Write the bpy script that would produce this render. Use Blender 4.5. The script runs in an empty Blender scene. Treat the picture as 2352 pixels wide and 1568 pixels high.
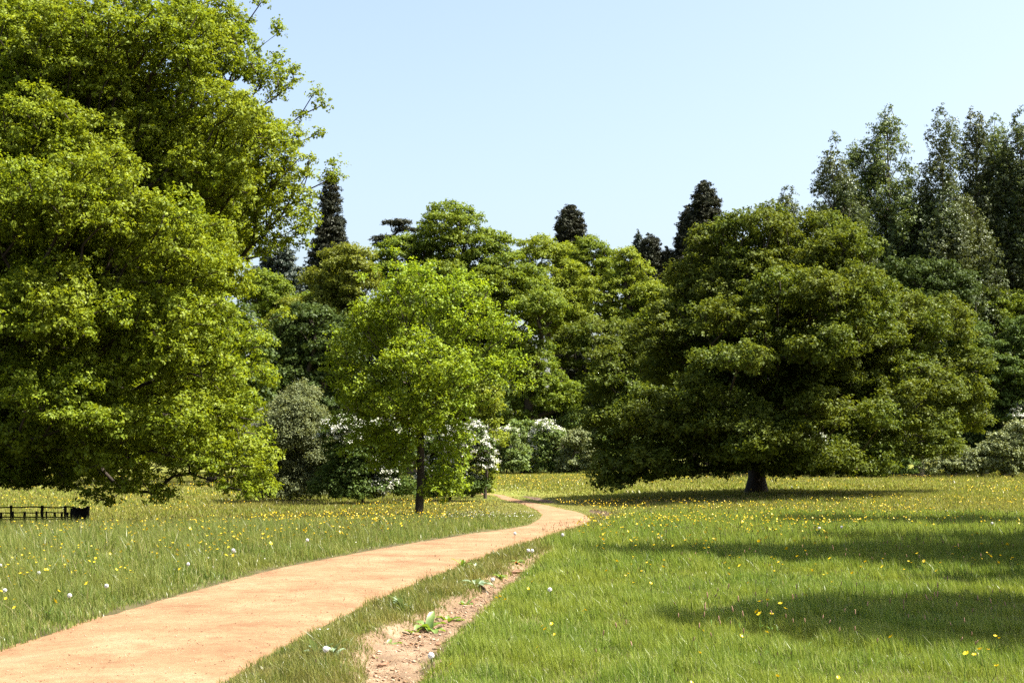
import bpy, math, random
import numpy as np
from mathutils import Vector
random.seed(7)
RNG = np.random.default_rng(11)
S = bpy.context.scene
COL = S.collection
QUAL = 1.0

# ------------------------------------------------------------------ camera numbers
F = 1407.0                      # focal length in pixels of a 1024 x 682 frame
EYE = 1.6
PITCH = math.atan(111.0 / F)
K = 1024.0 / 2352.0

def ray(dx, dy):
    """direction of a line of sight, from measurements taken on a 2352 px wide print"""
    px, py = dx * K, dy * K
    a, b = (px - 512.0) / F, (341.0 - py) / F
    c, s = math.cos(PITCH), math.sin(PITCH)
    return np.array([a, c - b * s, s + b * c])

def at(dx, dy, Y):
    r = ray(dx, dy)
    t = Y / r[1]
    return np.array([r[0] * t, Y, EYE + r[2] * t])

# ------------------------------------------------------------------ noise + terrain
_perm = np.random.default_rng(3).random(65536)
def vnoise(x, y, sc, seed=0):
    x = np.asarray(x, float) / sc + 1000.5 + seed * 17.3; y = np.asarray(y, float) / sc + 1000.5 + seed * 31.7
    xi = np.floor(x).astype(np.int64); yi = np.floor(y).astype(np.int64)
    fx = x - xi; fy = y - yi
    fx = fx * fx * (3 - 2 * fx); fy = fy * fy * (3 - 2 * fy)
    def h(a, b): return _perm[(a * 73856093 ^ b * 19349663 ^ (seed * 83492791)) & 65535]
    return (h(xi, yi) * (1 - fx) + h(xi + 1, yi) * fx) * (1 - fy) + (h(xi, yi + 1) * (1 - fx) + h(xi + 1, yi + 1) * fx) * fy

def smooth(v, a, b):
    t = np.clip((np.asarray(v, float) - a) / (b - a), 0, 1)
    return t * t * (3 - 2 * t)

PY = np.array([-50, 0, 8, 15, 25, 35, 45, 59, 70, 90, 150, 1500.])
PZ = np.array([0, 0, 0, -0.0, -0.08, -0.24, -0.44, -0.60, -0.56, -0.5, -0.5, -0.5])
_fy = np.linspace(-50, 1500, 15501)
_fz = np.interp(_fy, PY, PZ)
_k = np.hanning(81); _k /= _k.sum()
_fzs = np.convolve(np.pad(_fz, 40, mode='edge'), _k, mode='valid')
def base_z(x, y):
    x = np.asarray(x, float); y = np.asarray(y, float)
    z = np.interp(y, _fy, _fzs)
    z = z + 0.3 * smooth(x, 3, 12) * smooth(y, 48, 64)
    z = z - 0.66 * np.exp(-((x + 18) ** 2 / 70 + (y - 47) ** 2 / 150))
    z = z + 0.05 * (vnoise(x, y, 7.0, 1) - 0.5) * smooth(y, 20, 40)
    return z

def ground_hit(dx, dy):
    r = ray(dx, dy)
    t = 5.0
    o = np.array([0, 0, EYE])
    lo = 4.0
    for k in range(4000):
        p = o + r * t
        if p[2] < base_z(p[0], p[1]): break
        lo = t
        t *= 1.004
    hi = t
    for k in range(30):
        m = (lo + hi) / 2
        p = o + r * m
        if p[2] < base_z(p[0], p[1]): hi = m
        else: lo = m
    return o + r * hi

def edge(pts, pre=None, post=None):
    w = [ground_hit(*p)[:2] for p in pts]
    w = sorted([(float(a[1]), float(a[0])) for a in w])
    if pre: w = pre(w) + w
    if post: w = w + post(w)
    ys = np.array([a[0] for a in w]); xs = np.array([a[1] for a in w])
    yy = np.linspace(ys[0], ys[-1], 600)
    xx = np.interp(yy, ys, xs)
    n = 21; k = np.hanning(n); k /= k.sum()
    xp = np.pad(xx, n // 2, mode='reflect', reflect_type='odd')
    return yy, np.convolve(xp, k, mode='valid')

def extrap(w):
    (y0, x0), (y1, x1) = w[0], w[1]
    m = (x1 - x0) / (y1 - y0)
    return [(4.0, x0 - m * (y0 - 4.0))]

PL = edge([(0, 1490), (300, 1392), (640, 1300), (900, 1252), (1102, 1219), (1161, 1213), (1212, 1204), (1240, 1188), (1246, 1179),
           (1229, 1167), (1205, 1157), (1180, 1151), (1153, 1145), (1138, 1136)], extrap, lambda w: [(w[-1][0] + 18, w[-1][1] - 7)])
PR = edge([(505, 1568), (660, 1475), (830, 1390), (1000, 1320), (1200, 1246), (1260, 1228), (1317, 1214), (1350, 1201), (1357, 1190), (1345, 1180), (1323, 1172), (1290, 1166),
           (1262, 1159), (1218, 1151), (1181, 1143), (1151, 1134)], extrap, lambda w: [(w[-1][0] + 18, w[-1][1] - 7)])
SL = edge([(815, 1568), (836, 1478), (880, 1455), (1000, 1400), (1100, 1347), (1175, 1300), (1240, 1272)], extrap, lambda w: [(w[-1][0] + 1.5, w[-1][1] + .42)])
SR = edge([(972, 1568), (1030, 1482), (1110, 1402), (1180, 1345), (1250, 1286), (1262, 1276)], extrap, lambda w: [(SL[0][-1], SL[1][-1] + .03)])

def between(x, y, L, R, m=0.0):
    l = np.interp(y, L[0], L[1]); r = np.interp(y, R[0], R[1])
    inside = (x > l - m) & (x < r + m) & (y > L[0][0]) & (y < min(L[0][-1], R[0][-1]))
    return inside
def edge_gap(x, y, L, R):
    """distance outside a strip (negative inside), measured across it"""
    l = np.interp(y, L[0], L[1]); r = np.interp(y, R[0], R[1])
    g = np.maximum(l - x, x - r)
    return np.where((y < L[0][0]) | (y > min(L[0][-1], R[0][-1])), 9.0, g)

# further scraps of bare bank along the far bend: centre line points and half widths
BANKS = [([(1350, 1168), (1372, 1172), (1392, 1179), (1418, 1189)], 0.32), ([(1196, 1135.5), (1228, 1141), (1252, 1147), (1275, 1153)], 0.38)]
BANKW = []
for pts, hw in BANKS:
    BANKW.append((np.array([ground_hit(*p)[:2] for p in pts]), hw))
def bank_gap(x, y):
    g = np.full(np.shape(x), 9.0)
    for P, hw in BANKW:
        for a, b in zip(P[:-1], P[1:]):
            d = b - a; L2 = (d ** 2).sum()
            t = np.clip(((x - a[0]) * d[0] + (y - a[1]) * d[1]) / L2, 0, 1)
            q = np.hypot(x - a[0] - t * d[0], y - a[1] - t * d[1]) - hw
            g = np.minimum(g, q)
    return g

def ground_z(x, y):
    x = np.asarray(x, float); y = np.asarray(y, float)
    z = base_z(x, y)
    gs = edge_gap(x, y, SL, SR) + 0.16 * (vnoise(x, y, .35, 5) - .5)
    z = z - 0.13 * (1 - smooth(gs, -0.12, 0.05))
    # lawn bank stands a little higher on the right of the furrow
    r = np.interp(y, SR[0], SR[1])
    z = z + 0.05 * np.exp(-((x - r - 0.35) / 0.35) ** 2) * (y < SR[0][-1])
    gp = edge_gap(x, y, PL, PR)
    z = z - 0.05 * (1 - smooth(gp, -0.15, 0.1))
    z = z - 0.16 * (1 - smooth(bank_gap(x, y), -0.2, 0.1))
    return z

# ------------------------------------------------------------------ object helpers
def tag(o, label=None, cat=None, group=None, kind=None):
    if label: o['label'] = label
    if cat: o['category'] = cat
    if group: o['group'] = group
    if kind: o['kind'] = kind
    return o
def link(o, parent=None):
    COL.objects.link(o)
    if parent is not None: o.parent = parent
    return o
def empty(name, loc):
    o = bpy.data.objects.new(name, None)
    o.location = [float(v) for v in loc]
    return link(o)
def np_mesh(name, V, faces_list, mat, smooth_shade=False):
    """faces_list: list of int arrays (m,k)"""
    me = bpy.data.meshes.new(name)
    V = np.ascontiguousarray(V, dtype=np.float32)
    me.vertices.add(len(V)); me.vertices.foreach_set('co', V.ravel())
    faces_list = [f for f in faces_list if len(f)]
    li = np.concatenate([f.ravel() for f in faces_list]).astype(np.int32)
    tot = np.concatenate([np.full(len(f), f.shape[1]) for f in faces_list])
    st = np.concatenate([[0], np.cumsum(tot)[:-1]]).astype(np.int32)
    me.loops.add(len(li)); me.loops.foreach_set('vertex_index', li)
    me.polygons.add(len(tot)); me.polygons.foreach_set('loop_start', st)
    if smooth_shade: me.polygons.foreach_set('use_smooth', np.ones(len(tot), bool))
    me.update(calc_edges=True)
    if mat: me.materials.append(mat)
    return me
def mesh_obj(name, V, faces_list, mat, parent=None, smooth_shade=False, origin=None):
    if origin is not None: V = V - np.asarray(origin)
    me = np_mesh(name, V, faces_list, mat, smooth_shade)
    return link(bpy.data.objects.new(name, me), parent)

class MB:
    def __init__(s): s.V = []; s.F3 = []; s.F4 = []; s.n = 0
    def add(s, V, F4=None, F3=None):
        V = np.asarray(V, float)
        if F4 is not None and len(F4): s.F4.append(np.asarray(F4) + s.n)
        if F3 is not None and len(F3): s.F3.append(np.asarray(F3) + s.n)
        s.V.append(V); s.n += len(V)
    def tube(s, P, R, n=6, cap=True):
        P = np.asarray(P, float); R = np.broadcast_to(np.asarray(R, float), (len(P),))
        T = np.gradient(P, axis=0); T /= np.linalg.norm(T, axis=1)[:, None] + 1e-9
        ref = np.array([0.31, 0.93, 0.17]) if abs(T[0, 2]) > .5 else np.array([0.1, 0.05, 1.0])
        A = np.cross(T, ref); A /= np.linalg.norm(A, axis=1)[:, None] + 1e-9
        B = np.cross(T, A)
        th = np.arange(n) / n * 2 * np.pi
        V = (P[:, None] + R[:, None, None] * (np.cos(th)[None, :, None] * A[:, None] + np.sin(th)[None, :, None] * B[:, None])).reshape(-1, 3)
        F = []
        for i in range(len(P) - 1):
            for j in range(n):
                F.append((i * n + j, i * n + (j + 1) % n, (i + 1) * n + (j + 1) % n, (i + 1) * n + j))
        F3 = []
        if cap:
            V = np.vstack([V, P[0], P[-1]]); c0 = len(P) * n
            for j in range(n):
                F3.append((c0, (j + 1) % n, j)); F3.append((c0 + 1, (len(P) - 1) * n + j, (len(P) - 1) * n + (j + 1) % n))
        s.add(V, F, F3)
    def build(s, name, mat, parent=None, smooth_shade=False, kind=None):
        fl = []
        if s.F4: fl.append(np.concatenate(s.F4))
        if s.F3: fl.append(np.concatenate(s.F3))
        o = mesh_obj(name, np.concatenate(s.V), fl, mat, parent, smooth_shade)
        if kind: o['kind'] = kind
        return o

# ------------------------------------------------------------------ materials
AK = 0.70
def ak(c): return tuple(v * AK for v in c)
def newmat(name):
    m = bpy.data.materials.new(name); m.use_nodes = True
    nt = m.node_tree; nt.nodes.clear()
    out = nt.nodes.new('ShaderNodeOutputMaterial')
    return m, nt, out
def ramp(nt, stops, fac):
    r = nt.nodes.new('ShaderNodeValToRGB')
    while len(r.color_ramp.elements) < len(stops): r.color_ramp.elements.new(0.5)
    for e, (p, c) in zip(r.color_ramp.elements, stops):
        e.position = p; e.color = (*c, 1)
    nt.links.new(fac, r.inputs['Fac'])
    return r.outputs['Color']
def noise(nt, scale, detail=3, rough=0.55, vec=None, w=None):
    n = nt.nodes.new('ShaderNodeTexNoise'); n.inputs['Scale'].default_value = scale
    n.inputs['Detail'].default_value = detail; n.inputs['Roughness'].default_value = rough
    if vec is not None: nt.links.new(vec, n.inputs['Vector'])
    return n.outputs['Fac']
def mixc(nt, a, b, fac, mode='MIX'):
    m = nt.nodes.new('ShaderNodeMix'); m.data_type = 'RGBA'; m.blend_type = mode
    for s, v in ((m.inputs['A'], a), (m.inputs['B'], b)):
        if isinstance(v, tuple): s.default_value = (*v, 1)
        else: nt.links.new(v, s)
    if isinstance(fac, float): m.inputs['Factor'].default_value = fac
    else: nt.links.new(fac, m.inputs['Factor'])
    return m.outputs['Result']
def pos(nt):
    return nt.nodes.new('ShaderNodeNewGeometry').outputs['Position']

def leaf_mat(name, dark, mid, light, trans=0.4, gloss=0.05, grough=0.5, tint=(1.25, 1.15, 0.55), patch=0.35, patchcol=None, pscale=0.35):
    if mid[0] < .6 or mid[2] < .1:
        dark, mid, light = ak(dark), ak(mid), ak(light); patchcol = ak(patchcol) if patchcol else None
    m, nt, out = newmat(name)
    g = nt.nodes.new('ShaderNodeNewGeometry')
    c = ramp(nt, [(0.0, dark), (0.5, mid), (1.0, light)], g.outputs['Random Per Island'])
    n = noise(nt, pscale, 2, .5, g.outputs['Position'])
    pr = ramp(nt, [(0.38, (0, 0, 0)), (0.62, (1, 1, 1))], n)
    pc = patchcol or tuple(v * 1.35 for v in mid)
    mm = nt.nodes.new('ShaderNodeMath'); mm.operation = 'MULTIPLY'; mm.inputs[1].default_value = patch
    nt.links.new(pr, mm.inputs[0])
    c = mixc(nt, c, pc, mm.outputs[0])
    d = nt.nodes.new('ShaderNodeBsdfDiffuse'); nt.links.new(c, d.inputs['Color'])
    t = nt.nodes.new('ShaderNodeBsdfTranslucent')
    tc = mixc(nt, c, tint, 1.0, 'MULTIPLY'); nt.links.new(tc, t.inputs['Color'])
    mx = nt.nodes.new('ShaderNodeMixShader'); mx.inputs[0].default_value = trans
    nt.links.new(d.outputs[0], mx.inputs[1]); nt.links.new(t.outputs[0], mx.inputs[2])
    gl = nt.nodes.new('ShaderNodeBsdfGlossy'); gl.inputs['Roughness'].default_value = grough
    gl.inputs['Color'].default_value = (0.9, 0.95, 0.85, 1)
    mg = nt.nodes.new('ShaderNodeMixShader'); mg.inputs[0].default_value = gloss
    nt.links.new(mx.outputs[0], mg.inputs[1]); nt.links.new(gl.outputs[0], mg.inputs[2])
    nt.links.new(mg.outputs[0], out.inputs['Surface'])
    return m

def solid_mat(name, stops, scale, rough=0.8, bump=0.4, bscale=None, detail=5, stretch=None, bdist=0.02):
    stops = [(p, tuple(v * .55 for v in c)) for p, c in stops]
    m, nt, out = newmat(name)
    tc = nt.nodes.new('ShaderNodeTexCoord'); v = tc.outputs['Object']
    if stretch:
        mp = nt.nodes.new('ShaderNodeMapping'); mp.inputs['Scale'].default_value = stretch
        nt.links.new(v, mp.inputs['Vector']); v = mp.outputs['Vector']
    n = noise(nt, scale, detail, .6, v)
    c = ramp(nt, stops, n)
    p = nt.nodes.new('ShaderNodeBsdfPrincipled'); nt.links.new(c, p.inputs['Base Color']); p.inputs['Roughness'].default_value = rough
    p.inputs['Specular IOR Level'].default_value = 0.25
    b = nt.nodes.new('ShaderNodeBump'); b.inputs['Strength'].default_value = bump; b.inputs['Distance'].default_value = bdist
    n2 = noise(nt, bscale or scale * 2, 6, .65, v); nt.links.new(n2, b.inputs['Height']); nt.links.new(b.outputs['Normal'], p.inputs['Normal'])
    nt.links.new(p.outputs[0], out.inputs['Surface'])
    return m

BARK = solid_mat('bark', [(.3, (.035, .026, .018)), (.55, (.085, .065, .047)), (.75, (.15, .12, .09))], 3.0, .9, .8, 9, stretch=(1, 1, .25), bdist=.04)
BARK_PALE = solid_mat('pale_bark', [(.3, (.08, .07, .055)), (.6, (.17, .15, .12)), (.8, (.26, .24, .2))], 2.0, .9, .6, 7, stretch=(1, 1, .3), bdist=.03)
BARK_RED = solid_mat('red_bark', [(.3, (.05, .03, .02)), (.7, (.12, .07, .045))], 2.0, .9, .6, 7, stretch=(1, 1, .3), bdist=.03)
WOOD = solid_mat('weathered_wood', [(.3, (.02, .017, .013)), (.6, (.045, .037, .028)), (.8, (.09, .075, .055))], 6.0, .85, .6, 22, stretch=(1, 1, .2), bdist=.01)

# ------------------------------------------------------------------ foliage
def unit(v): return v / (np.linalg.norm(v, axis=1)[:, None] + 1e-9)

def leaf_quads(P, N, D, L, W, fold=0.25):
    """one rhombic folded leaf per point: P base point, N normal, D pointing direction"""
    D = unit(D - (D * N).sum(1)[:, None] * N)
    B = np.cross(N, D)
    L = L[:, None]; W = W[:, None]
    a = P - D * L * .5
    c = P + D * L * .5 - N * L * .12
    b = P + B * W * .5 + N * W * fold + D * L * .05
    d = P - B * W * .5 + N * W * fold + D * L * .05
    V = np.stack([a, b, c, d], 1).reshape(-1, 3)
    Fq = np.arange(len(P) * 4).reshape(-1, 4)
    return V, Fq

def clump_leaves(C, R, rng, leaf, n_leaf, spray_n=9, spray_r=None, flat=0.65, width=0.6, up=0.6, outw=0.5, lower=-0.35, hollow=0.45, axis=None, droop=0.0):
    """C clump centres, R clump radii, n_leaf leaves in a clump of radius 1 m (scales with area)"""
    spray_r = spray_r or leaf * 1.1
    ns = np.maximum(3, (n_leaf * R ** 2 / spray_n)).astype(int)
    idx = np.repeat(np.arange(len(C)), ns)
    m = len(idx)
    d = rng.normal(size=(m, 3)); d = unit(d)
    low = d[:, 2] < lower
    d[low, 2] *= -rng.random(low.sum()) ; d = unit(d)
    u = hollow + (1 - hollow) * rng.random(m) ** 0.6
    # lumpy clump surface
    lump = 1 + 0.22 * np.sin(d[:, 0] * 4.1 + idx) * np.sin(d[:, 1] * 4.7 + idx * 1.7) + 0.12 * rng.normal(size=m)
    sc = np.array([1, 1, flat])
    off = d * (u * lump * R[idx])[:, None] * sc
    if droop: off[:, 2] -= droop * (off[:, 0] ** 2 + off[:, 1] ** 2) / R[idx]
    S0 = C[idx] + off
    sid = np.repeat(np.arange(m), spray_n)
    n = len(sid)
    P = S0[sid] + rng.normal(size=(n, 3)) * spray_r * np.array([.6, .6, .45])
    out = unit(d * np.array([1, 1, 1 / flat]))[sid]
    sn = unit(rng.normal(size=(m, 3)) * .35 + unit(d * np.array([1, 1, 1 / flat])) * outw + np.array([.12, -.1, up]))[sid]
    N = unit(rng.normal(size=(n, 3)) * .38 + sn)
    D = rng.normal(size=(n, 3)) + out * 0.4
    L = leaf * rng.uniform(.65, 1.3, n); W = L * width * rng.uniform(.8, 1.2, n)
    V, Fq = leaf_quads(P, N, D, L, W)
    return V, Fq

def poisson(cand, radii, k=0.8):
    """keep candidates no closer than k times their mean radius, with a hash grid"""
    cell = max(radii) * k + 1e-6
    grid = {}; keep = []
    G = np.floor(cand / cell).astype(int).tolist(); CL = cand.tolist(); RL = radii.tolist()
    for i in range(len(CL)):
        gx, gy, gz_ = G[i]; x, y, z = CL[i]; r = RL[i]; ok = True
        for a in (gx - 1, gx, gx + 1):
            for b in (gy - 1, gy, gy + 1):
                for c in (gz_ - 1, gz_, gz_ + 1):
                    for j in grid.get((a, b, c), ()):
                        q = CL[j]; m = k * (r + RL[j]) * .5
                        if (x - q[0]) ** 2 + (y - q[1]) ** 2 + (z - q[2]) ** 2 < m * m: ok = False; break
                    if not ok: break
                if not ok: break
            if not ok: break
        if ok: keep.append(i); grid.setdefault((gx, gy, gz_), []).append(i)
    return np.array(keep)

def lobes_clumps(lobes, cr, rng, spacing=0.95, n_try=6, inner=0.25, vary=.35, rough=.07, under=-.9):
    """lobes: list of (centre, (rx,ry,rz)); clump centres through their outer shells, and some inside"""
    A = []; R = []
    Cs = np.array([l[0] for l in lobes]); Rs = np.array([l[1] for l in lobes])
    for (c, r) in lobes:
        c = np.array(c); r = np.array(r)
        area = 4 * math.pi * ((r[0] * r[1]) ** 1.6 / 3 + (r[0] * r[2]) ** 1.6 / 3 + (r[1] * r[2]) ** 1.6 / 3) ** (1 / 1.6)
        n = int(area / (cr * cr * .8) * n_try) + 10
        d = unit(rng.normal(size=(n, 3)))
        d = d[d[:, 2] > under]; n = len(d)
        fr = np.where(rng.random(n) < inner, rng.uniform(.35, .8, n), rng.uniform(.9, 1.0, n))
        fr = fr * (1 + rough * np.sin(d[:, 0] * 5 + c[0]) * np.sin(d[:, 1] * 5 + 1) + rough * .8 * np.sin(d[:, 2] * 7 + c[1]))
        rad = cr * rng.uniform(1 - vary, 1 + vary, n)
        p = c + d * np.maximum(r[None] - rad[:, None] * .8, r[None] * .25) * fr[:, None]
        q = ((p[:, None] - Cs[None]) / Rs[None]); q = (q ** 2).sum(2)
        deep = (q < .36).sum(1) > 0
        keep = ~deep | (rng.random(n) < .25)
        A.append(p[keep]); R.append(rad[keep])
    A = np.concatenate(A); R = np.concatenate(R)
    o = rng.permutation(len(A)); A = A[o]; R = R[o]
    k = poisson(A, R, spacing)
    return A[k], R[k]

def boughs(lobes, b, rng, spacing=.95, flat=.62, vary=.35, shrink=.86, tilt=0.0, n_try=8):
    """break big crown lobes into many leafy boughs of radius b, keeping a smaller core"""
    P, R = lobes_clumps(lobes, b, rng, spacing=spacing, n_try=n_try, inner=.12, vary=vary, rough=.10)
    out = [(p, (r, r, r * flat * rng.uniform(.8, 1.25))) for p, r in zip(P, R)]
    return out

def bough_clumps(lobes, b, cr, rng, spacing=.95, cspacing=.95, flat=.62, inner=.18, drop=.1, vary=.3, under=-.55):
    B = [q for q in boughs(lobes, b, rng, spacing, flat) if rng.random() > drop]
    A = []; Q = []
    for (c, r) in B:
        r = np.array(r)
        n = int(4 * math.pi * r[0] * max(r[2], .5 * r[0]) / (cr * cr) * 1.6) + 4
        d = unit(rng.normal(size=(n, 3))); d = d[d[:, 2] > under]; n = len(d)
        fr = np.where(rng.random(n) < inner, rng.uniform(.2, .7, n), rng.uniform(.85, 1.08, n))
        rad = cr * rng.uniform(1 - vary, 1 + vary, n)
        A.append(np.asarray(c) + d * np.maximum(r[None] - rad[:, None] * .5, r[None] * .3) * fr[:, None]); Q.append(rad)
    A = np.concatenate(A); Q = np.concatenate(Q); o = rng.permutation(len(A)); A = A[o]; Q = Q[o]
    k = poisson(A, Q, cspacing)
    return A[k], Q[k]

def skeleton(stem, targets, rng, w=0.45, rise=0.35, step=0.8, jit=0.12, lead=None, sag=0.0):
    """stem: polyline (n,3) of the trunk; branches grow to every target from the cheapest node"""
    N = [np.array(p, float) for p in stem]; par = [-1] + list(range(len(stem) - 1)); pl = [0.0]
    for i in range(1, len(stem)): pl.append(pl[-1] + np.linalg.norm(N[i] - N[i - 1]) * .6)
    nstem = len(N)
    base = N[-1] * .5 + N[len(N) // 2] * .5
    order = np.argsort(np.linalg.norm(targets - base, axis=1))
    NA = np.zeros((nstem + len(targets) * 12 + 10, 3)); NA[:nstem] = N; PA = np.zeros(len(NA)); PA[:nstem] = pl
    start = max(1, int(nstem * (0.35 if nstem > 8 else 0.6))); cnt = nstem
    parent = par[:]
    leafnodes = []
    for ti in order:
        t = targets[ti]
        n = NA[start:cnt]
        hd = np.hypot(n[:, 0] - t[0], n[:, 1] - t[1])
        dv = np.sqrt(hd ** 2 + (n[:, 2] - (t[2] - rise * hd)) ** 2)
        j = int(np.argmin(dv + w * PA[start:cnt])) + start
        a = NA[j]; dist = np.linalg.norm(t - a)
        k = int(min(12, max(1, round(dist / step))))
        prev = j
        perp = rng.normal(size=3) * jit * dist
        for q in range(1, k + 1):
            f = q / k
            p = a + (t - a) * f + perp * math.sin(math.pi * f) + rng.normal(size=3) * jit * step * .8 * (f < 1)
            p[2] += sag * math.sin(math.pi * f) * dist
            NA[cnt] = p; PA[cnt] = PA[prev] + dist / k
            parent.append(prev); prev = cnt; cnt += 1
        leafnodes.append(prev)
    return NA[:cnt], np.array(parent), nstem

def tree_tubes(N, par, nstem, r_tip, r_base, expo=2.4, flare=0.5, sides=7, taper_stem=True, rmin=None, keep=None):
    n = len(N)
    acc = np.zeros(n); cnt = np.zeros(n, int)
    np.add.at(cnt, par[1:], 1)
    acc[cnt == 0] = r_tip ** expo
    mainc = np.full(n, -1); best = np.zeros(n)
    for i in range(n - 1, 0, -1):
        p = par[i]; acc[p] += acc[i]
        if acc[i] > best[p]: best[p] = acc[i]; mainc[p] = i
    r = acc ** (1 / expo)
    s = r_base / r[0]
    r = r_tip + (r - r_tip) * (r_base - r_tip) / max(1e-6, (r[0] - r_tip))
    r = np.clip(r, r_tip, r_base)
    if flare:
        h = N[:, 2] - N[0, 2]
        st = np.zeros(n); st[:nstem] = 1
        r = r * (1 + flare * np.exp(-np.maximum(h, 0) / (r_base * 1.3)) * st)
    D = np.zeros((n, 3)); D[1:] = unit(N[1:] - N[par[1:]]); D[0] = [0, 0, 1]
    Dn = D.copy()
    m = mainc >= 0
    Dn[m] = unit(D[m] + D[mainc[m]])
    def rings(C, T, R, k):
        ref = np.where(np.abs(T[:, 2:3]) > .8, np.array([[.9, .3, .1]]), np.array([[.1, .05, 1.0]]))
        A = unit(np.cross(T, ref)); B = np.cross(T, A)
        th = np.arange(k) / k * 2 * np.pi
        return C[:, None] + R[:, None, None] * (np.cos(th)[None, :, None] * A[:, None] + np.sin(th)[None, :, None] * B[:, None])
    Vs = []; Fs = []; off = 0
    ii = np.arange(1, n)
    ismain = mainc[par[ii]] == ii
    rp = np.where(ismain, r[par[ii]], np.minimum(r[par[ii]], r[ii] * 1.25))
    Tp = np.where(ismain[:, None], Dn[par[ii]], D[ii])
    for lo, hi, k in ((.12, 9, 12), (.035, .12, 6), (0, .035, 3)):
        s_ = (r[ii] >= lo) & (r[ii] < hi)
        if keep is not None: s_ &= keep[ii]
        if not s_.any(): continue
        a = rings(N[par[ii[s_]]], Tp[s_], rp[s_], k); b = rings(N[ii[s_]], Dn[ii[s_]], r[ii[s_]], k)
        V = np.concatenate([a, b], 1).reshape(-1, 3); m_ = s_.sum()
        o = (np.arange(m_) * 2 * k)[:, None, None]; j = np.arange(k)[None, :]
        Fq = np.stack([j + 0 * o[:, :, 0], (j + 1) % k + 0 * o[:, :, 0], (j + 1) % k + k + 0 * o[:, :, 0], j + k + 0 * o[:, :, 0]], 2) + o
        Vs.append(V); Fs.append(Fq.reshape(-1, 4) + off); off += len(V)
    return np.concatenate(Vs), np.concatenate(Fs), r

STAT = []
def make_tree(name, label, cat, base, C, R, mat, bark, leaf, n_leaf, seed, trunk_h, r_base, r_tip=.012, group=None, lean=(0, 0), top=None,
              skel=None, lv=None, extra=None, density=None, crownname='crown', crown_filter=None, flare=.5, bend=.12, lai=None):
    rng = np.random.default_rng(seed)
    root = empty(name, base); tag(root, label, cat, group)
    base = np.asarray(base, float)
    topz = trunk_h if top is None else top
    k = max(5, int(topz / .8))
    t = np.linspace(0, 1, k)
    stem = np.stack([base[0] + lean[0] * t + bend * np.sin(t * 5 + seed) * t, base[1] + lean[1] * t + bend * np.cos(t * 4 + seed) * t, base[2] - .15 + (topz + .15) * t], 1)
    sk = dict(w=.45, rise=.35, step=.8, jit=.12); sk.update(skel or {})
    N, par, ns = skeleton(stem, C, rng, **sk)
    V, Fq, r = tree_tubes(N, par, ns, r_tip, r_base, flare=flare)
    mesh_obj('trunk', V, [Fq], bark, root, smooth_shade=True, origin=base)
    l = dict(); l.update(lv or {})
    if lai: n_leaf = lai * math.pi / (.5 * leaf * leaf * l.get('width', .6)) * QUAL
    if density is not None:
        dn = density(C); C2 = []; 
        parts = []
        for lev in np.unique(dn):
            s_ = dn == lev
            parts.append(clump_leaves(C[s_], R[s_], rng, leaf / math.sqrt(lev), n_leaf * lev, **l))
        off = 0; VV = []; FF = []
        for v, f in parts: VV.append(v); FF.append(f + off); off += len(v)
        V = np.concatenate(VV); Fq = np.concatenate(FF)
    else:
        V, Fq = clump_leaves(C, R, rng, leaf, n_leaf, **l)
    zg = base[2] + .05
    low = V.reshape(-1, 4, 3)[:, :, 2].min(1) < zg
    V = V.reshape(-1, 4, 3)[~low].reshape(-1, 3); Fq = np.arange(len(V)).reshape(-1, 4)
    mesh_obj(crownname, V, [Fq], mat, root, origin=base)
    STAT.append((name, len(C), len(Fq)))
    if extra: extra(root, base, C, R, rng)
    return root, C, R

def L_(cx, cy, rx, ry, Y, dy=0.0, deep=0.85):
    """crown lobe measured on the print: centre, radii, at distance Y"""
    p = at(cx, cy, Y + dy); s = (Y + dy) / F * K
    return (p, (rx * s, rx * s * deep, ry * s))
# ------------------------------------------------------------------ leaf materials
M_OAK = leaf_mat('fresh_oak_leaf', (.125, .18, .011), (.21, .295, .018), (.32, .39, .03), trans=.42, gloss=.01, patch=.4, patchcol=(.27, .31, .022), pscale=.35)
M_SAP = leaf_mat('lime_leaf', (.15, .24, .014), (.25, .37, .022), (.37, .48, .04), trans=.45, gloss=.012, patch=.35, patchcol=(.34, .42, .035))
M_OAK2 = leaf_mat('mature_oak_leaf', (.055, .088, .010), (.10, .145, .016), (.175, .22, .028), trans=.36, gloss=.01, patch=.4, patchcol=(.165, .185, .024))
M_MID = leaf_mat('green_oak_leaf', (.10, .16, .014), (.165, .235, .022), (.24, .31, .035), trans=.38, gloss=.01, patch=.35, patchcol=(.23, .27, .03), pscale=.15)
M_YEL = leaf_mat('yellow_oak_leaf', (.15, .21, .02), (.235, .30, .03), (.33, .39, .045), trans=.4, gloss=.01, patch=.4, patchcol=(.22, .28, .025), pscale=.15)
M_BRN = leaf_mat('bronze_oak_leaf', (.12, .15, .018), (.19, .225, .028), (.27, .30, .04), trans=.38, gloss=.01, patch=.4, patchcol=(.17, .20, .022), pscale=.15)
M_DRK = leaf_mat('evergreen_and_shaded_leaf', (.035, .06, .012), (.06, .095, .02), (.10, .14, .03), trans=.25, gloss=.01, patch=.2)  # dark tone also paints in the shade on the trees behind the willow
M_CON = leaf_mat('conifer_needles', (.014, .02, .012), (.028, .036, .018), (.05, .052, .028), trans=.1, gloss=.015, patch=.3, patchcol=(.06, .05, .03))
M_PINE = leaf_mat('blue_pine_needles', (.02, .035, .025), (.04, .06, .042), (.06, .085, .055), trans=.1, gloss=.04, patch=.2)
M_POP = leaf_mat('poplar_leaf', (.042, .07, .022), (.075, .11, .033), (.12, .16, .05), trans=.3, gloss=.028, grough=.45, patch=.4, patchcol=(.12, .125, .045), pscale=.2)
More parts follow.
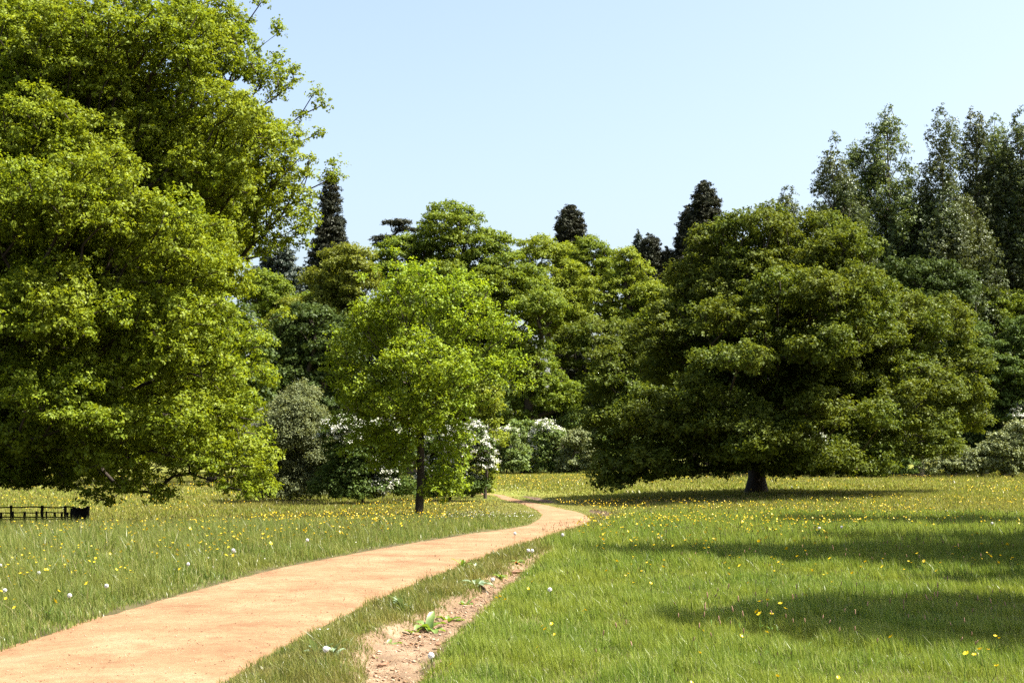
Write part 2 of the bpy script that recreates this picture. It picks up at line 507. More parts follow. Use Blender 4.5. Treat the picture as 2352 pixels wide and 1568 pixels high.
M_POPG = leaf_mat('green_poplar_leaf', (.075, .12, .03), (.13, .18, .045), (.19, .25, .07), trans=.32, gloss=.028, grough=.45, patch=.3)
M_WIL = leaf_mat('grey_willow_leaf', (.13, .16, .07), (.19, .23, .10), (.27, .30, .14), trans=.3, gloss=.01, patch=.3, patchcol=(.25, .27, .12))
M_HAW = leaf_mat('hawthorn_leaf', (.055, .095, .018), (.09, .145, .03), (.15, .21, .045), trans=.3, gloss=.01, patch=.2)
M_HEDGE = leaf_mat('hedge_leaf', (.10, .17, .03), (.16, .24, .05), (.24, .33, .09), trans=.35, gloss=.015, patch=.4, patchcol=(.26, .32, .13))
M_SILV = leaf_mat('silver_bush_leaf', (.14, .17, .07), (.22, .26, .11), (.31, .34, .17), trans=.28, gloss=.015, patch=.3)
M_BLOS = leaf_mat('white_blossom', (.40, .42, .33), (.60, .60, .52), (.76, .75, .69), trans=.3, gloss=.0, tint=(1, 1, .95), patch=.3, patchcol=(.5, .53, .42))
M_ASH = leaf_mat('ash_leaf', (.17, .22, .02), (.25, .31, .035), (.34, .39, .05), trans=.4, gloss=.01, patch=.3)

def gz(x, y): return float(ground_z(np.array([x]), np.array([y]))[0])
def foot(dx, Y):
    p = at(dx, 1100, Y); return (p[0], Y, gz(p[0], Y))
def px_of(P):
    """column of a point on the 1024 px frame, used only to thin what stands outside it"""
    return 512 + P[:, 0] / P[:, 1] * F

# ------------------------------------------------------------------ the great oak on the left
rng = np.random.default_rng(21)
OX, OY = -17.4, 43.5
base = (OX, OY, gz(OX, OY))
lob = [((OX, OY, 7.6), (9.3, 9.3, 8.9))] + [L_(a, b, c, d, y * .875) for a, b, c, d, y in (
       (130, 150, 230, 190, 43), (330, 110, 200, 150, 43), (480, 120, 140, 140, 46), (590, 230, 105, 110, 46), (625, 390, 120, 115, 46), (650, 500, 85, 80, 46), (615, 590, 72, 75, 46),
       (500, 330, 170, 150, 43), (150, 480, 230, 130, 39.5), (400, 560, 180, 130, 40.5), (545, 640, 85, 110, 44),
       (560, 1100, 60, 80, 42), (130, 720, 220, 120, 39.5), (420, 800, 160, 150, 40.5), (535, 830, 80, 190, 44), (80, 900, 180, 110, 39.5), (270, 940, 190, 120, 39.5), (520, 1010, 80, 130, 43),
       (420, 1060, 120, 85, 41), (120, 1030, 200, 60, 41), (545, 1110, 60, 62, 43), (300, 1110, 90, 60, 42), (430, 1130, 90, 50, 42.5), (90, 330, 180, 110, 41))]
C, R = bough_clumps(lob, .95, .36, rng, spacing=.95, cspacing=1.08, flat=1.0, drop=.2)
def row_of(P):
    q = math.cos(PITCH) * P[:, 1] + math.sin(PITCH) * (P[:, 2] - EYE); v = -math.sin(PITCH) * P[:, 1] + math.cos(PITCH) * (P[:, 2] - EYE)
    return (341 - v / q * F) / K, (512 + P[:, 0] / q * F) / K
rw, cl = row_of(C)
l0 = np.interp(cl, [-400, 0, 190, 240, 330, 470, 520, 600, 640], [1040, 1040, 1060, 1070, 1060, 1060, 1130, 1150, 1140])
l1 = np.interp(cl, [-400, 0, 190, 240, 330, 470, 600, 640], [1112, 1112, 1125, 1165, 1172, 1172, 1172, 1160])
ok = (C[:, 2] > base[2] + .25) & ((rw < l0) | ((rw < l1) & (rng.random(len(C)) < .5))); C, R = C[ok], R[ok]
# a few outlying sprigs past the edge of the crown
tw = np.array([at(a, b, 40.5) for a, b in ((770, 378), (742, 240), (722, 212), (735, 305), (632, 60), (640, 75), (760, 410), (690, 265), (700, 560), (655, 720), (775, 405), (600, 5))])
C = np.vstack([C, tw]); R = np.concatenate([R, np.full(len(tw), .3)])
ok = ~((px_of(C) < -20) & (rng.random(len(C)) < .35)); C, R = C[ok], R[ok]
def dens(C):
    c = px_of(C); d = np.ones(len(C))
    d[(C[:, 1] > OY)] = .5
    d[c < -25] = .25
    return d
make_tree('oak_tree', 'huge spreading oak with bright yellow-green leaves, boughs drooping to the meadow at left', 'tree', base, C, R, M_OAK, BARK,
          .088, 470 * QUAL, 5, 3.2, .58, lai=1.15, r_tip=.017, skel=dict(w=.5, rise=.15, step=.8, jit=.15, sag=-.02), lv=dict(spray_n=9, spray_r=.08, flat=.85, hollow=.25, up=.4, outw=.8, lower=-.6), density=dens, flare=.6)

# ------------------------------------------------------------------ the big oak on the right
rng = np.random.default_rng(22)
YR = 66.0
base = foot(1737, YR)
lob = [L_(1800, 790, 330, 300, YR, deep=.95), L_(1740, 560, 150, 95, YR - 2), L_(1870, 580, 150, 105, YR - 2), L_(1640, 640, 105, 110, YR - 1), L_(1970, 640, 85, 90, YR),
       L_(1560, 780, 120, 110, YR - 2), L_(1432, 885, 95, 115, YR - 3), L_(1590, 960, 170, 100, YR - 5), L_(1402, 1000, 68, 100, YR - 3), L_(1500, 1070, 120, 52, YR - 5),
       L_(2050, 760, 130, 110, YR - 1), L_(2160, 740, 85, 88, YR + 1), L_(2200, 880, 92, 110, YR), L_(2225, 970, 82, 85, YR), L_(2080, 930, 150, 110, YR - 4), L_(2060, 1030, 150, 50, YR - 2),
       L_(1690, 830, 105, 62, YR - 9), L_(1810, 870, 100, 55, YR - 9), L_(1900, 800, 120, 80, YR - 8), L_(1930, 960, 120, 80, YR - 8), L_(1720, 1010, 170, 75, YR - 7),
       L_(1850, 680, 130, 70, YR - 7), L_(1680, 730, 100, 60, YR - 7), L_(1980, 720, 80, 60, YR - 7), L_(1850, 1070, 230, 30, YR - 4)]
lob[0] = L_(1800, 790, 290, 260, YR, deep=.95); lob += [L_(1440, 1085, 75, 38, YR - 4), L_(1530, 1090, 60, 30, YR - 6)]
C, R = bough_clumps(lob, 1.35, .5, rng, spacing=1.0, cspacing=1.05, flat=.8, drop=.16)
rw, cl = row_of(C)
lim = np.interp(cl, [1340, 1420, 1500, 1640, 1700, 1780, 1900, 2130, 2200], [1125, 1115, 1095, 1110, 1075, 1085, 1085, 1085, 1040])
ok = (C[:, 2] > base[2] + .35) & (rw < lim); C, R = C[ok], R[ok]
make_tree('oak_tree', 'broad dark domed oak with a thick short trunk in the sunlit meadow on the right', 'tree', base, C, R, M_OAK2, BARK,
          .135, 380 * QUAL, 6, 3.4, .36, lai=1.6, r_tip=.02, skel=dict(w=.45, rise=.25, step=1.0, jit=.13), lv=dict(spray_n=8, spray_r=.13, flat=.8, hollow=.3, up=.45, outw=.8, lower=-.5),
          density=lambda C: np.where(C[:, 1] > YR + 3, .5, 1.0), flare=.75)

# ------------------------------------------------------------------ the young tree by the path
rng = np.random.default_rng(23)
YS = 46.5
base = foot(962, YS)
lob = [L_(*q[:4], YS + (q[4] if len(q) > 4 else 0)) for q in ((950, 690, 95, 85), (1070, 735, 85, 90), (870, 760, 85, 95), (1130, 845, 82, 58), (990, 840, 120, 90, -1), (850, 900, 85, 85), (960, 930, 120, 90, -.8), (900, 1000, 95, 70), (830, 1010, 60, 50),
       (1020, 990, 70, 70, -.3), (905, 630, 36, 46), (975, 640, 50, 38), (1060, 660, 45, 36), (1165, 770, 38, 42), (800, 850, 50, 80), (1085, 920, 55, 50), (930, 1065, 50, 28), (1050, 1045, 40, 50), (1030, 1105, 40, 48, -.4), (880, 1060, 45, 26), (775, 940, 34, 60), (1190, 880, 26, 22), (1045, 1118, 34, 34), (1000, 1080, 36, 32, -.2), (930, 1085, 40, 26), (1010, 1130, 26, 22, -.3))]
C, R = bough_clumps(lob, .52, .25, rng, spacing=1.1, cspacing=1.22, flat=1.0, drop=.27, vary=.5)
tw = np.array([at(a, b, YS) for a, b in ((905, 575), (865, 620), (990, 610), (1060, 640), (1175, 700), (1215, 770), (1215, 880), (1190, 890), (760, 760), (745, 850), (830, 640), (1200, 830), (790, 1040), (1020, 1150), (1050, 1140))])
C = np.vstack([C, tw]); R = np.concatenate([R, np.full(len(tw), .24)])
make_tree('young_tree', 'young lime-green tree with a slim dark trunk beside the bend of the sandy path', 'tree', base, C, R, M_SAP, BARK,
          .10, 540 * QUAL, 7, 4.6, .125, lai=1.0, r_tip=.010, skel=dict(w=.5, rise=.75, step=.6, jit=.08), lv=dict(spray_n=8, spray_r=.12, flat=.85, hollow=.3, up=.4, outw=.6, lower=-.6), flare=.25, lean=(.12, 0))

# ------------------------------------------------------------------ woodland trees behind
def back_tree(name, label, lobes, Y, mat, leaf=.17, cr=1.0, n_leaf=150, lai=2.0, seed=1, cat='tree', bark=BARK, r=.35, group=None, spacing=.92, bx=None, lv=None, skel=None, inner=.2, th=.45, under=-.7, extra=None, rough=.08, minz=.4, tf=None, k=1.0, bough=2.0):
    Y *= k; leaf *= k; cr *= k; r *= k
    rng = np.random.default_rng(seed + 100)
    LL = [L_(a, b, c, d, Y, *(e if e else [])) for (a, b, c, d, *e) in lobes]
    cx = sum(l[0][0] * l[1][0] for l in LL) / sum(l[1][0] for l in LL) if bx is None else at(bx, 1100, Y)[0]
    base = (cx, Y, gz(cx, Y))
    if bough:
        C, R = bough_clumps(LL, cr * bough * .8, cr * .6, rng, spacing=spacing, cspacing=1.0, flat=.95, under=-.7)
    else: C, R = lobes_clumps(LL, cr, rng, spacing=spacing, inner=inner, n_try=4, rough=rough, under=under)
    ok = (C[:, 2] > base[2] + minz) & ~((C[:, 1] > Y + cr) & (rng.random(len(C)) < .5)); C, R = C[ok], R[ok]
    top = max(l[0][2] for l in LL) - base[2]
    l = dict(spray_n=6, spray_r=leaf * .8, flat=.65, hollow=.4, up=.5, outw=.75); l.update(lv or {})
    s = dict(w=.45, rise=.5, step=1.6, jit=.1); s.update(skel or {})
    return make_tree(name, label, cat, base, C, R, mat, bark, leaf, n_leaf * QUAL, seed, max(.8, top * th), r, r_tip=.03 if leaf > .17 else .012, group=group, skel=s, lv=l, top=None if tf is None else top * tf, extra=extra, lai=lai)

back_tree('oak_tree', 'bronze-tinged oak with twisted bare limbs showing, between the huge oak and the young tree', [(745, 630, 100, 75), (690, 690, 70, 70), (800, 640, 70, 60), (740, 730, 110, 70), (820, 600, 50, 40), (700, 800, 90, 90)], 92, M_BRN, k=1.5, seed=31, cr=1.25, inner=.1, spacing=1.05)
back_tree('pine_tree', 'dark blue-green pine seen through the gap right of the huge oak', [(640, 600, 42, 40), (620, 640, 50, 50), (670, 650, 50, 40), (650, 700, 70, 60)], 170, M_PINE, seed=32, cr=1.0, leaf=.22, r=.22, th=.75, spacing=.95, bark=BARK)
back_tree('oak_tree', 'mid-green oak closing the gap under the pine right of the huge oak', [(640, 720, 80, 70), (600, 660, 60, 60), (690, 740, 80, 80)], 150, M_MID, seed=48, cr=1.4, leaf=.24)
back_tree('shade_dark_tree', 'tree mass coloured dark as if shaded, below the bronze oak, behind the grey willow bush', [(690, 800, 110, 110), (650, 880, 80, 90), (760, 850, 90, 100), (700, 950, 100, 90)], 84, M_DRK, k=1.5, seed=33, cr=1.3)  # shade on this tree mass is put into its dark leaf colour
back_tree('shade_dark_tree', 'tree coloured dark as if shaded, hidden behind the young tree', [(860, 800, 100, 150), (900, 900, 120, 120), (960, 820, 90, 130), (1060, 900, 100, 90)], 88, M_DRK, k=1.5, seed=34, cr=1.4)  # second of the pair, its shade painted in by the same leaf colour
back_tree('oak_tree', 'tall rounded mid-green oak rising highest behind the young tree', [(1050, 565, 100, 78), (960, 600, 90, 62), (1130, 620, 90, 85), (1050, 690, 170, 110), (900, 640, 60, 70), (1180, 700, 80, 90), (1100, 800, 140, 90), (1060, 930, 130, 90)], 100, M_MID, k=1.5, seed=35, cr=1.35, r=.5)
back_tree('oak_tree', 'darker green oak with low branches just right of the young tree', [(1200, 780, 85, 90), (1240, 880, 90, 100), (1180, 900, 80, 80), (1240, 720, 60, 60), (1210, 970, 90, 60)], 96, M_MID, k=1.5, seed=36, cr=1.25, r=.4)
back_tree('oak_tree', 'yellow-green oak crown in the middle of the tree line', [(1285, 640, 95, 90), (1235, 595, 62, 52), (1330, 640, 70, 70), (1200, 570, 40, 32), (1300, 720, 100, 80)], 112, M_YEL, k=1.5, seed=37, cr=1.35, r=.45)
back_tree('oak_tree', 'small green crown poking up right of the yellow-green oak below a lone redwood', [(1345, 592, 42, 40), (1375, 630, 30, 50)], 124, M_MID, k=1.5, seed=38, cr=1.1, r=.3)
back_tree('oak_tree', 'thin-leaved yellowish oak, its limbs visible, just left of the broad dark oak', [(1450, 640, 72, 55), (1500, 680, 60, 60), (1400, 690, 55, 60), (1450, 720, 90, 60), (1450, 600, 40, 32)], 106, M_YEL, k=1.5, seed=39, cr=1.1, r=.4, spacing=1.12, inner=.1)
back_tree('oak_tree', 'shaded olive-green oak below the yellow crowns, above the blossoming hedge', [(1330, 790, 80, 90), (1290, 860, 70, 80), (1380, 860, 80, 90), (1440, 800, 60, 80), (1330, 950, 90, 70), (1420, 950, 80, 80)], 99, M_OAK2, k=1.5, seed=40, cr=1.2, r=.4)
back_tree('oak_tree', 'green tree filling the gap behind the left side of the broad dark oak', [(1520, 820, 90, 110), (1600, 760, 90, 120), (1640, 900, 120, 90)], 104, M_MID, k=1.5, seed=41, cr=1.5, leaf=.28, n_leaf=110)
back_tree('beech_tree', 'dark leafy tree low behind the huge oak at the left edge', [(60, 930, 160, 110), (250, 920, 150, 110), (140, 840, 160, 100)], 104, M_MID, seed=42, cr=1.7, leaf=.32, n_leaf=90)
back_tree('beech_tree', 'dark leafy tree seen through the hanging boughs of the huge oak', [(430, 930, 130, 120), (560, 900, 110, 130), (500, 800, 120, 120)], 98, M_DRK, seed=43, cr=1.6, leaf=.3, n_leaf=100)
back_tree('holly_tree', 'dark dense evergreen behind the right shoulder of the broad oak', [(2090, 760, 80, 160), (2060, 640, 50, 80), (2150, 700, 70, 110)], 103, M_DRK, seed=44, cr=1.3, th=.7)
back_tree('holly_tree', 'dark leafy tree beneath the poplars at the right edge of the photo', [(2280, 880, 90, 120), (2330, 800, 60, 100), (2240, 800, 70, 90), (2370, 900, 80, 120)], 106, M_HAW, seed=45, cr=1.3, th=.6)
back_tree('maple_tree', 'bright green tree top glimpsed among the poplar trunks at the right', [(2270, 720, 50, 40), (2330, 700, 40, 35)], 112, M_MID, seed=46, cr=1.1, r=.25)

# ------------------------------------------------------------------ conifers on the skyline
def conifer(name, label, cx, prof, Y, mat, seed, cr=.8, leaf=.34, n_leaf=60, droop=.25, rows=1.0, bark=BARK_RED, up=.2, r=.5, flat=.55, lv=None, gaps=0.0):
    """prof: (row on the print, half width) from the tip down"""
    Y *= 1.35; cr *= 1.0; leaf *= .95
    rng = np.random.default_rng(seed)
    tip = at(cx, prof[0][0], Y); s = Y / F * K
    base = (tip[0], Y, gz(tip[0], Y))
    zz = [at(cx, p[0], Y)[2] for p in prof] + [base[2] + 3.0]; hw = [p[1] * s for p in prof] + [prof[-1][1] * s]
    C = []; R = []
    z = zz[0] - cr * .3
    k = 0
    while z > base[2] + 3:
        w = np.interp(-z, [-v for v in zz], hw)
        n = max(1, int(round(2 * math.pi * max(w, .1) / (cr * 1.15))))
        ph = rng.random() * 6.28
        for j in range(n):
            if rng.random() < gaps: continue
            a = ph + j * 6.283 / n + rng.normal() * .15
            rr = max(0, w - cr * .5) * rng.uniform(.8, 1.1)
            C.append((tip[0] + rr * math.cos(a), Y + rr * math.sin(a), z - rr * droop + rng.normal() * cr * .25)); R.append(cr * rng.uniform(.7, 1.2) * (1 if w > cr else .6))
            if rr > cr * 1.5 and rng.random() < .6:
                C.append((tip[0] + rr * .5 * math.cos(a + .3), Y + rr * .5 * math.sin(a + .3), z - rr * .5 * droop)); R.append(cr * rng.uniform(.7, 1.1))
        z -= cr * .85 * rows; k += 1
    C = np.array(C); R = np.array(R)
    H = zz[0] - base[2]
    l = dict(spray_n=6, spray_r=leaf * .5, flat=flat, hollow=.2, up=up, outw=.7, width=.38, lower=-.8); l.update(lv or {})
    return make_tree(name, label, 'tree', base, C, R, mat, bark, leaf, n_leaf * QUAL, seed, H - .2, r, lai=1.5, r_tip=.03, skel=dict(w=.9, rise=-droop * .8, step=2.5, jit=.03), lv=l, bend=.0, flare=.3)

conifer('redwood_tree', 'tall dark giant redwood with flared skirt rising beside the right edge of the huge oak', 760, [(390, 10), (440, 22), (500, 27), (540, 38), (556, 46), (600, 52), (700, 60)], 135, M_CON, 51, cr=.85, leaf=.30, n_leaf=110, droop=.3)
conifer('redwood_tree', 'lone dark rounded redwood standing clear above the middle of the tree line', 1310, [(474, 8), (484, 20), (505, 32), (530, 36), (560, 38), (620, 42)], 165, M_CON, 52, cr=.85, leaf=.32, n_leaf=75, droop=.05, gaps=.12)
conifer('redwood_tree', 'dark conical redwood immediately left of the top of the broad dark oak', 1617, [(412, 6), (430, 20), (460, 34), (500, 42), (550, 50), (620, 56)], 150, M_CON, 53, cr=.85, leaf=.32, n_leaf=90, droop=.1, gaps=.08)
conifer('redwood_tree', 'shorter dark redwood leaning against the left flank of the conical one', 1578, [(470, 5), (490, 14), (540, 26), (600, 40), (680, 44)], 156, M_CON, 54, cr=.8, leaf=.32, n_leaf=80, droop=.1)
conifer('spruce_tree', 'thin pale spruce with a needle-like tip, left of the small brownish conifers', 1466, [(528, 1.5), (545, 9), (570, 17), (600, 24), (700, 40)], 160, M_PINE, 55, cr=.4, leaf=.24, n_leaf=120, droop=.5, gaps=.15, r=.25)
conifer('spruce_tree', 'brownish bushy conifer at the dip of the skyline between the lone redwood and broad oak', 1494, [(536, 8), (550, 20), (580, 28), (640, 34)], 150, M_CON, 56, cr=.7, leaf=.28, n_leaf=95, droop=.3, r=.3)
conifer('spruce_tree', 'lowest little brown conifer top on the skyline touching the redwood beside the broad oak', 1532, [(566, 5), (585, 16), (620, 24), (700, 30)], 150, M_CON, 57, cr=.6, leaf=.28, n_leaf=95, droop=.3, r=.3)
back_tree('cedar_tree', 'dark cedar with a flat ragged top peeping out left of the tall rounded oak', [(912, 512, 34, 12), (935, 528, 32, 12), (890, 548, 40, 9), (880, 562, 30, 8)], 185, M_CON, leaf=.34, cr=.85, n_leaf=80, seed=58, bark=BARK_RED, th=.95, lv=dict(width=.35, flat=.35, up=.5), under=-1, inner=.4, spacing=.8, bough=0, skel=dict(w=.7, rise=.1))

# ------------------------------------------------------------------ poplars on the right
def poplar(label, cx, prof, Y, mat, seed, group='tall poplars along the right side', dens=1.0, leaf=.17, leaders=3, n_leaf=60, name='poplar_tree', cr=1.0, gaps=.25, bark=BARK_PALE, minz=5.0, seg=1.0):
    rng = np.random.default_rng(seed)
    tip = at(cx, prof[0][0], Y); s = Y / F * K
    base = (tip[0], Y, gz(tip[0], Y))
    zz = [at(cx, p[0], Y)[2] for p in prof]; hw = [p[1] * s * 1.25 + .2 for p in prof]; leaders += 2
    zz.append(base[2] + minz); hw.append(hw[-1] * .7)
    C = []; R = []
    # ascending leaders, each a narrow spire of its own
    for q in range(leaders):
        a = q * 2.4 + seed; fr = 0 if q == 0 else rng.uniform(.45, .85)
        z1 = zz[0] - (0 if q == 0 else rng.uniform(.06, .28) * (zz[0] - base[2]))
        z = z1
        while z > base[2] + minz:
            w = np.interp(-z, [-v for v in zz], hw)
            ox, oy = fr * w * math.cos(a), fr * w * math.sin(a)
            own = min(w * .7, .3 + (z1 - z) * .33)
            n = max(1, int(round(3.2 * own * own / (cr * cr * .5))))
            n = min(n, 10)
            for j in range(n):
                if rng.random() < gaps * (0.3 if z > z1 - 2 else 1): continue
                b = rng.random() * 6.28; rr = own * math.sqrt(rng.random())
                C.append((tip[0] + ox + rr * math.cos(b), Y + oy + rr * math.sin(b), z - rr * .2 + rng.normal() * .3)); R.append(cr * rng.uniform(.55, 1.1) * (.55 if z > z1 - 1.5 else 1))
            z -= cr * 1.0 * seg
    C = np.array(C); R = np.array(R)
    k = poisson(C, R, .62); C, R = C[k], R[k]
    H = zz[0] - base[2]
    return make_tree(name, label, 'tree', base, C, R, mat, bark, leaf, n_leaf * dens * QUAL, seed, H * .9, .32, lai=1.35 * dens, r_tip=.03, group=group,
                     skel=dict(w=.35, rise=1.3, step=1.6, jit=.05), lv=dict(spray_n=7, spray_r=.15, flat=1.25, hollow=.15, up=.3, outw=.6, lower=-.9, width=.6), bend=.25, flare=.3)

poplar('small poplar top just showing above the crown of the broad dark oak', 1803, [(424, 8), (445, 22), (500, 30)], 118, M_POP, 61, leaders=2, cr=.8)
poplar('dark round-topped poplar with gappy side branches, first big one left in the poplar row', 1915, [(315, 22), (350, 55), (420, 78), (520, 80), (620, 80)], 112, M_POP, 62, leaders=5, cr=1.0, gaps=.3, n_leaf=75)
poplar('tall light green poplar with the highest pointed tip in the row', 2042, [(243, 5), (290, 38), (350, 58), (430, 66), (560, 70)], 114, M_POPG, 63, leaders=5, cr=.85, gaps=.35, n_leaf=60)
poplar('dense dark poplar with a blunt triple top right of the light green poplar', 2165, [(258, 12), (310, 45), (400, 60), (560, 70), (800, 75)], 112, M_POP, 64, leaders=5, cr=1.0, gaps=.05, n_leaf=95, minz=3)
poplar('gappy poplar with pale stems showing sky between them, near the right edge', 2238, [(243, 5), (290, 26), (380, 45), (480, 50), (600, 34), (650, 50)], 116, M_POP, 65, leaders=3, cr=.7, gaps=.5, n_leaf=60)
poplar('slender grey-green poplar second from the right edge, its tip lower than its neighbours', 2285, [(262, 5), (310, 26), (400, 40), (560, 45)], 120, M_POPG, 66, leaders=2, cr=.75, gaps=.5, n_leaf=55)
poplar('poplar cut by the right edge of the photo, dark and glittering', 2338, [(250, 6), (300, 34), (400, 50), (600, 55), (800, 60)], 114, M_POP, 67, leaders=4, cr=.8, gaps=.42, n_leaf=70)
print('STAT', STAT, sum(s[2] for s in STAT))
# ------------------------------------------------------------------ bushes and blossoming hawthorns
def bush(name, label, lobes, Y, mat, seed, leaf=.12, cr=.6, n_leaf=170, lai=1.8, blossom=0.0, cat='bush', minz=.1, blos_side=None, spacing=.9, bark=BARK, r=.07, group=None, bleaf=None, **kw):
    def extra(root, base, C, R, rng):
        if blossom <= 0: return
        top = C[:, 2] > np.quantile(C[:, 2], 1 - blossom)
        if blos_side is not None: top |= blos_side(C)
        top &= rng.random(len(C)) < .9
        V, Fq = clump_leaves(C[top], R[top] * 1.06, rng, bleaf or leaf * .8, 1.0 * math.pi / (.5 * .64 * leaf * leaf * .8), spray_n=10, spray_r=leaf * 1.0, flat=.7, hollow=.82, up=.7, outw=.5, width=.8, lower=-.2)
        mesh_obj('blossom', V, [Fq], M_BLOS, root, origin=base)
    k = dict(bough=1.7, lv=dict(spray_n=7, spray_r=leaf * .9, flat=.8, hollow=.4, up=.5, outw=.6))
    k.update(kw)
    return back_tree(name, label, lobes, Y, mat, leaf=leaf, cr=cr, n_leaf=n_leaf, lai=lai, seed=seed, cat=cat, bark=bark, r=r, extra=extra if blossom else None, th=.35, minz=minz, spacing=spacing, group=group, under=-.95, **k)

bush('willow_bush', 'large rounded grey-green willow bush between the huge oak and the young tree', [(675, 1000, 80, 105), (640, 1060, 60, 80), (720, 1060, 80, 85), (700, 940, 50, 60), (620, 1100, 60, 50), (680, 1118, 90, 34), (600, 1120, 50, 30)], 64, M_WIL, 71, leaf=.11, cr=.55, lv=dict(spray_n=7, spray_r=.14, flat=1.2, hollow=.4, up=.6, outw=.5, width=.4))
bush('hawthorn_bush', 'dark hawthorn with scattered white blossom, left of the young tree trunk', [(830, 1060, 80, 80), (880, 1090, 60, 58), (790, 1010, 60, 60), (780, 1100, 60, 45), (900, 1010, 60, 70), (830, 1122, 90, 32), (910, 1120, 60, 32), (750, 1125, 50, 28)], 61, M_HAW, 72, leaf=.1, cr=.5, blossom=.25, blos_side=lambda C: (np.abs(row_of(C)[1] - 882) < 26) & (row_of(C)[0] > 1055))
bush('hawthorn_bush', 'hawthorn thick with white blossom showing right of the young tree trunk', [(1065, 1020, 66, 52), (1095, 1045, 46, 42), (1020, 1070, 60, 55), (1000, 1020, 50, 45), (1050, 1115, 66, 34), (980, 1118, 60, 32)], 64, M_HAW, 73, leaf=.1, cr=.45, blossom=.75, blos_side=lambda C: row_of(C)[0] < 1085)
bush('ash_sapling', 'feathery yellow-green sapling behind the white hawthorn at the right of the young tree', [(1110, 950, 38, 55), (1125, 1010, 42, 60), (1090, 900, 30, 30), (1135, 905, 25, 25)], 67, M_ASH, 74, leaf=.13, cr=.5, cat='tree', spacing=1.0)
bush('low_bush', 'light green bush at the foot of the white hawthorn where the path vanishes', [(1075, 1090, 50, 40), (1105, 1078, 42, 28), (1060, 1120, 50, 18), (1110, 1105, 30, 25), (1100, 1128, 32, 10)], 71, M_ASH, 75, leaf=.10, cr=.35, n_leaf=200)
bush('low_bush', 'small dark round bush on the meadow left of the vanishing path', [(1090, 1124, 20, 13), (1075, 1128, 16, 10)], 68.5, M_HAW, 76, leaf=.08, cr=.25, n_leaf=220, minz=.02)
# the hedge bank across the far side of the meadow
HB = 138
hedge = [
 ('hawthorn_bush', 'white-tufted hawthorn at the left end of the far hedge, beside the feathery sapling', [(1165, 1020, 30, 40), (1185, 1050, 36, 32), (1150, 1060, 30, 26)], HB - 3, M_HEDGE, .12),
 ('hedge_bush', 'bright green bush in the far hedge right of the first white-tufted hawthorn', [(1195, 1000, 36, 32), (1215, 985, 26, 22), (1210, 1050, 36, 34)], HB + 3, M_HEDGE, 0),
 ('hawthorn_bush', 'rounded pale hawthorn with a white left shoulder in the middle of the far hedge', [(1262, 1005, 42, 36), (1245, 1035, 40, 40), (1285, 1050, 36, 36)], HB, M_HEDGE, .14),
 ('hedge_bush', 'grey-green bush at the right of the far hedge, touching the broad dark oak', [(1330, 1020, 42, 38), (1345, 1055, 44, 36), (1310, 1060, 34, 30)], HB - 2, M_SILV, 0),
 ('hedge_bush', 'taller leafy bush rising behind the grey-green end of the far hedge', [(1330, 970, 45, 30), (1380, 985, 45, 45), (1300, 975, 30, 22)], HB + 6, M_HEDGE, 0),
 ('hedge_bush', 'shaded bush in the far hedge glimpsed under the left boughs of the broad oak', [(1420, 1030, 50, 50), (1460, 1050, 50, 40), (1500, 1020, 50, 60)], HB - 6, M_HEDGE, 0),
]
for i, (n, lab, lb, Y, m, bl) in enumerate(hedge):
    lb = lb + [(np.mean([q[0] for q in lb]), 1068, 44, 20), (lb[0][0] - 20, 1070, 30, 16), (lb[-1][0] + 10, 1070, 30, 16)]
    bush(n, lab, lb, Y, m, 80 + i, leaf=.2, cr=.8, n_leaf=95, blossom=bl, minz=.15, blos_side=(lambda C: C[:, 0] < np.quantile(C[:, 0], .12)) if i == 2 else None, bleaf=.17)
HR = 100.5
hedge2 = [
 ('hedge_bush', 'sunlit green bush seen left of the trunk through the broad dark oak', [(1600, 960, 38, 45), (1570, 990, 50, 50), (1640, 1010, 60, 60)], HR + 8, M_HEDGE, 0, .17),
 ('hedge_bush', 'dark bush directly behind the trunk of the broad oak', [(1720, 1040, 80, 50), (1790, 1030, 60, 55)], HR + 3, M_HAW, 0, .17),
 ('hawthorn_bush', 'white-blossomed hawthorn in shade under the right boughs of the broad oak', [(1870, 1020, 60, 42), (1920, 1040, 50, 40), (1850, 1060, 50, 28)], HR + 1, M_HAW, .5, .16),
 ('hedge_bush', 'green bush under the right edge of the broad oak, ending at a dark gap', [(2010, 1040, 60, 45), (2070, 1052, 44, 38)], HR, M_HAW, 0, .16),
 ('silver_bush', 'low silvery bush at the meadow edge just right of the broad oak', [(2185, 1058, 52, 34), (2230, 1062, 40, 30), (2150, 1072, 30, 20)], HR, M_SILV, 0, .15),
 ('silver_bush', 'taller silver-green bush at the right edge of the meadow', [(2310, 1030, 52, 42), (2345, 1000, 40, 36), (2280, 1062, 44, 28), (2350, 1060, 44, 34)], HR, M_SILV, 0, .16),
 ('hawthorn_bush', 'white hawthorn cut by the right edge of the photo above the silver-green bush', [(2345, 958, 30, 24), (2365, 990, 30, 30)], HR + 4, M_HAW, .8, .16),
 ('hedge_bush', 'dark bush filling the hedge line behind the two silvery bushes', [(2240, 1020, 80, 50), (2150, 1020, 60, 50), (2330, 940, 60, 60)], HR + 6, M_DRK, 0, .2),
]
for i, (n, lab, lb, Y, m, bl, lf) in enumerate(hedge2):
    lb = lb + ([(lb[0][0], 1074, 50, 18), (lb[-1][0] + 10, 1076, 36, 16)] if lb[0][1] > 1000 else [])
    bush(n, lab, lb, Y, m, 90 + i, leaf=lf, cr=.7, n_leaf=100, blossom=bl, minz=.3)
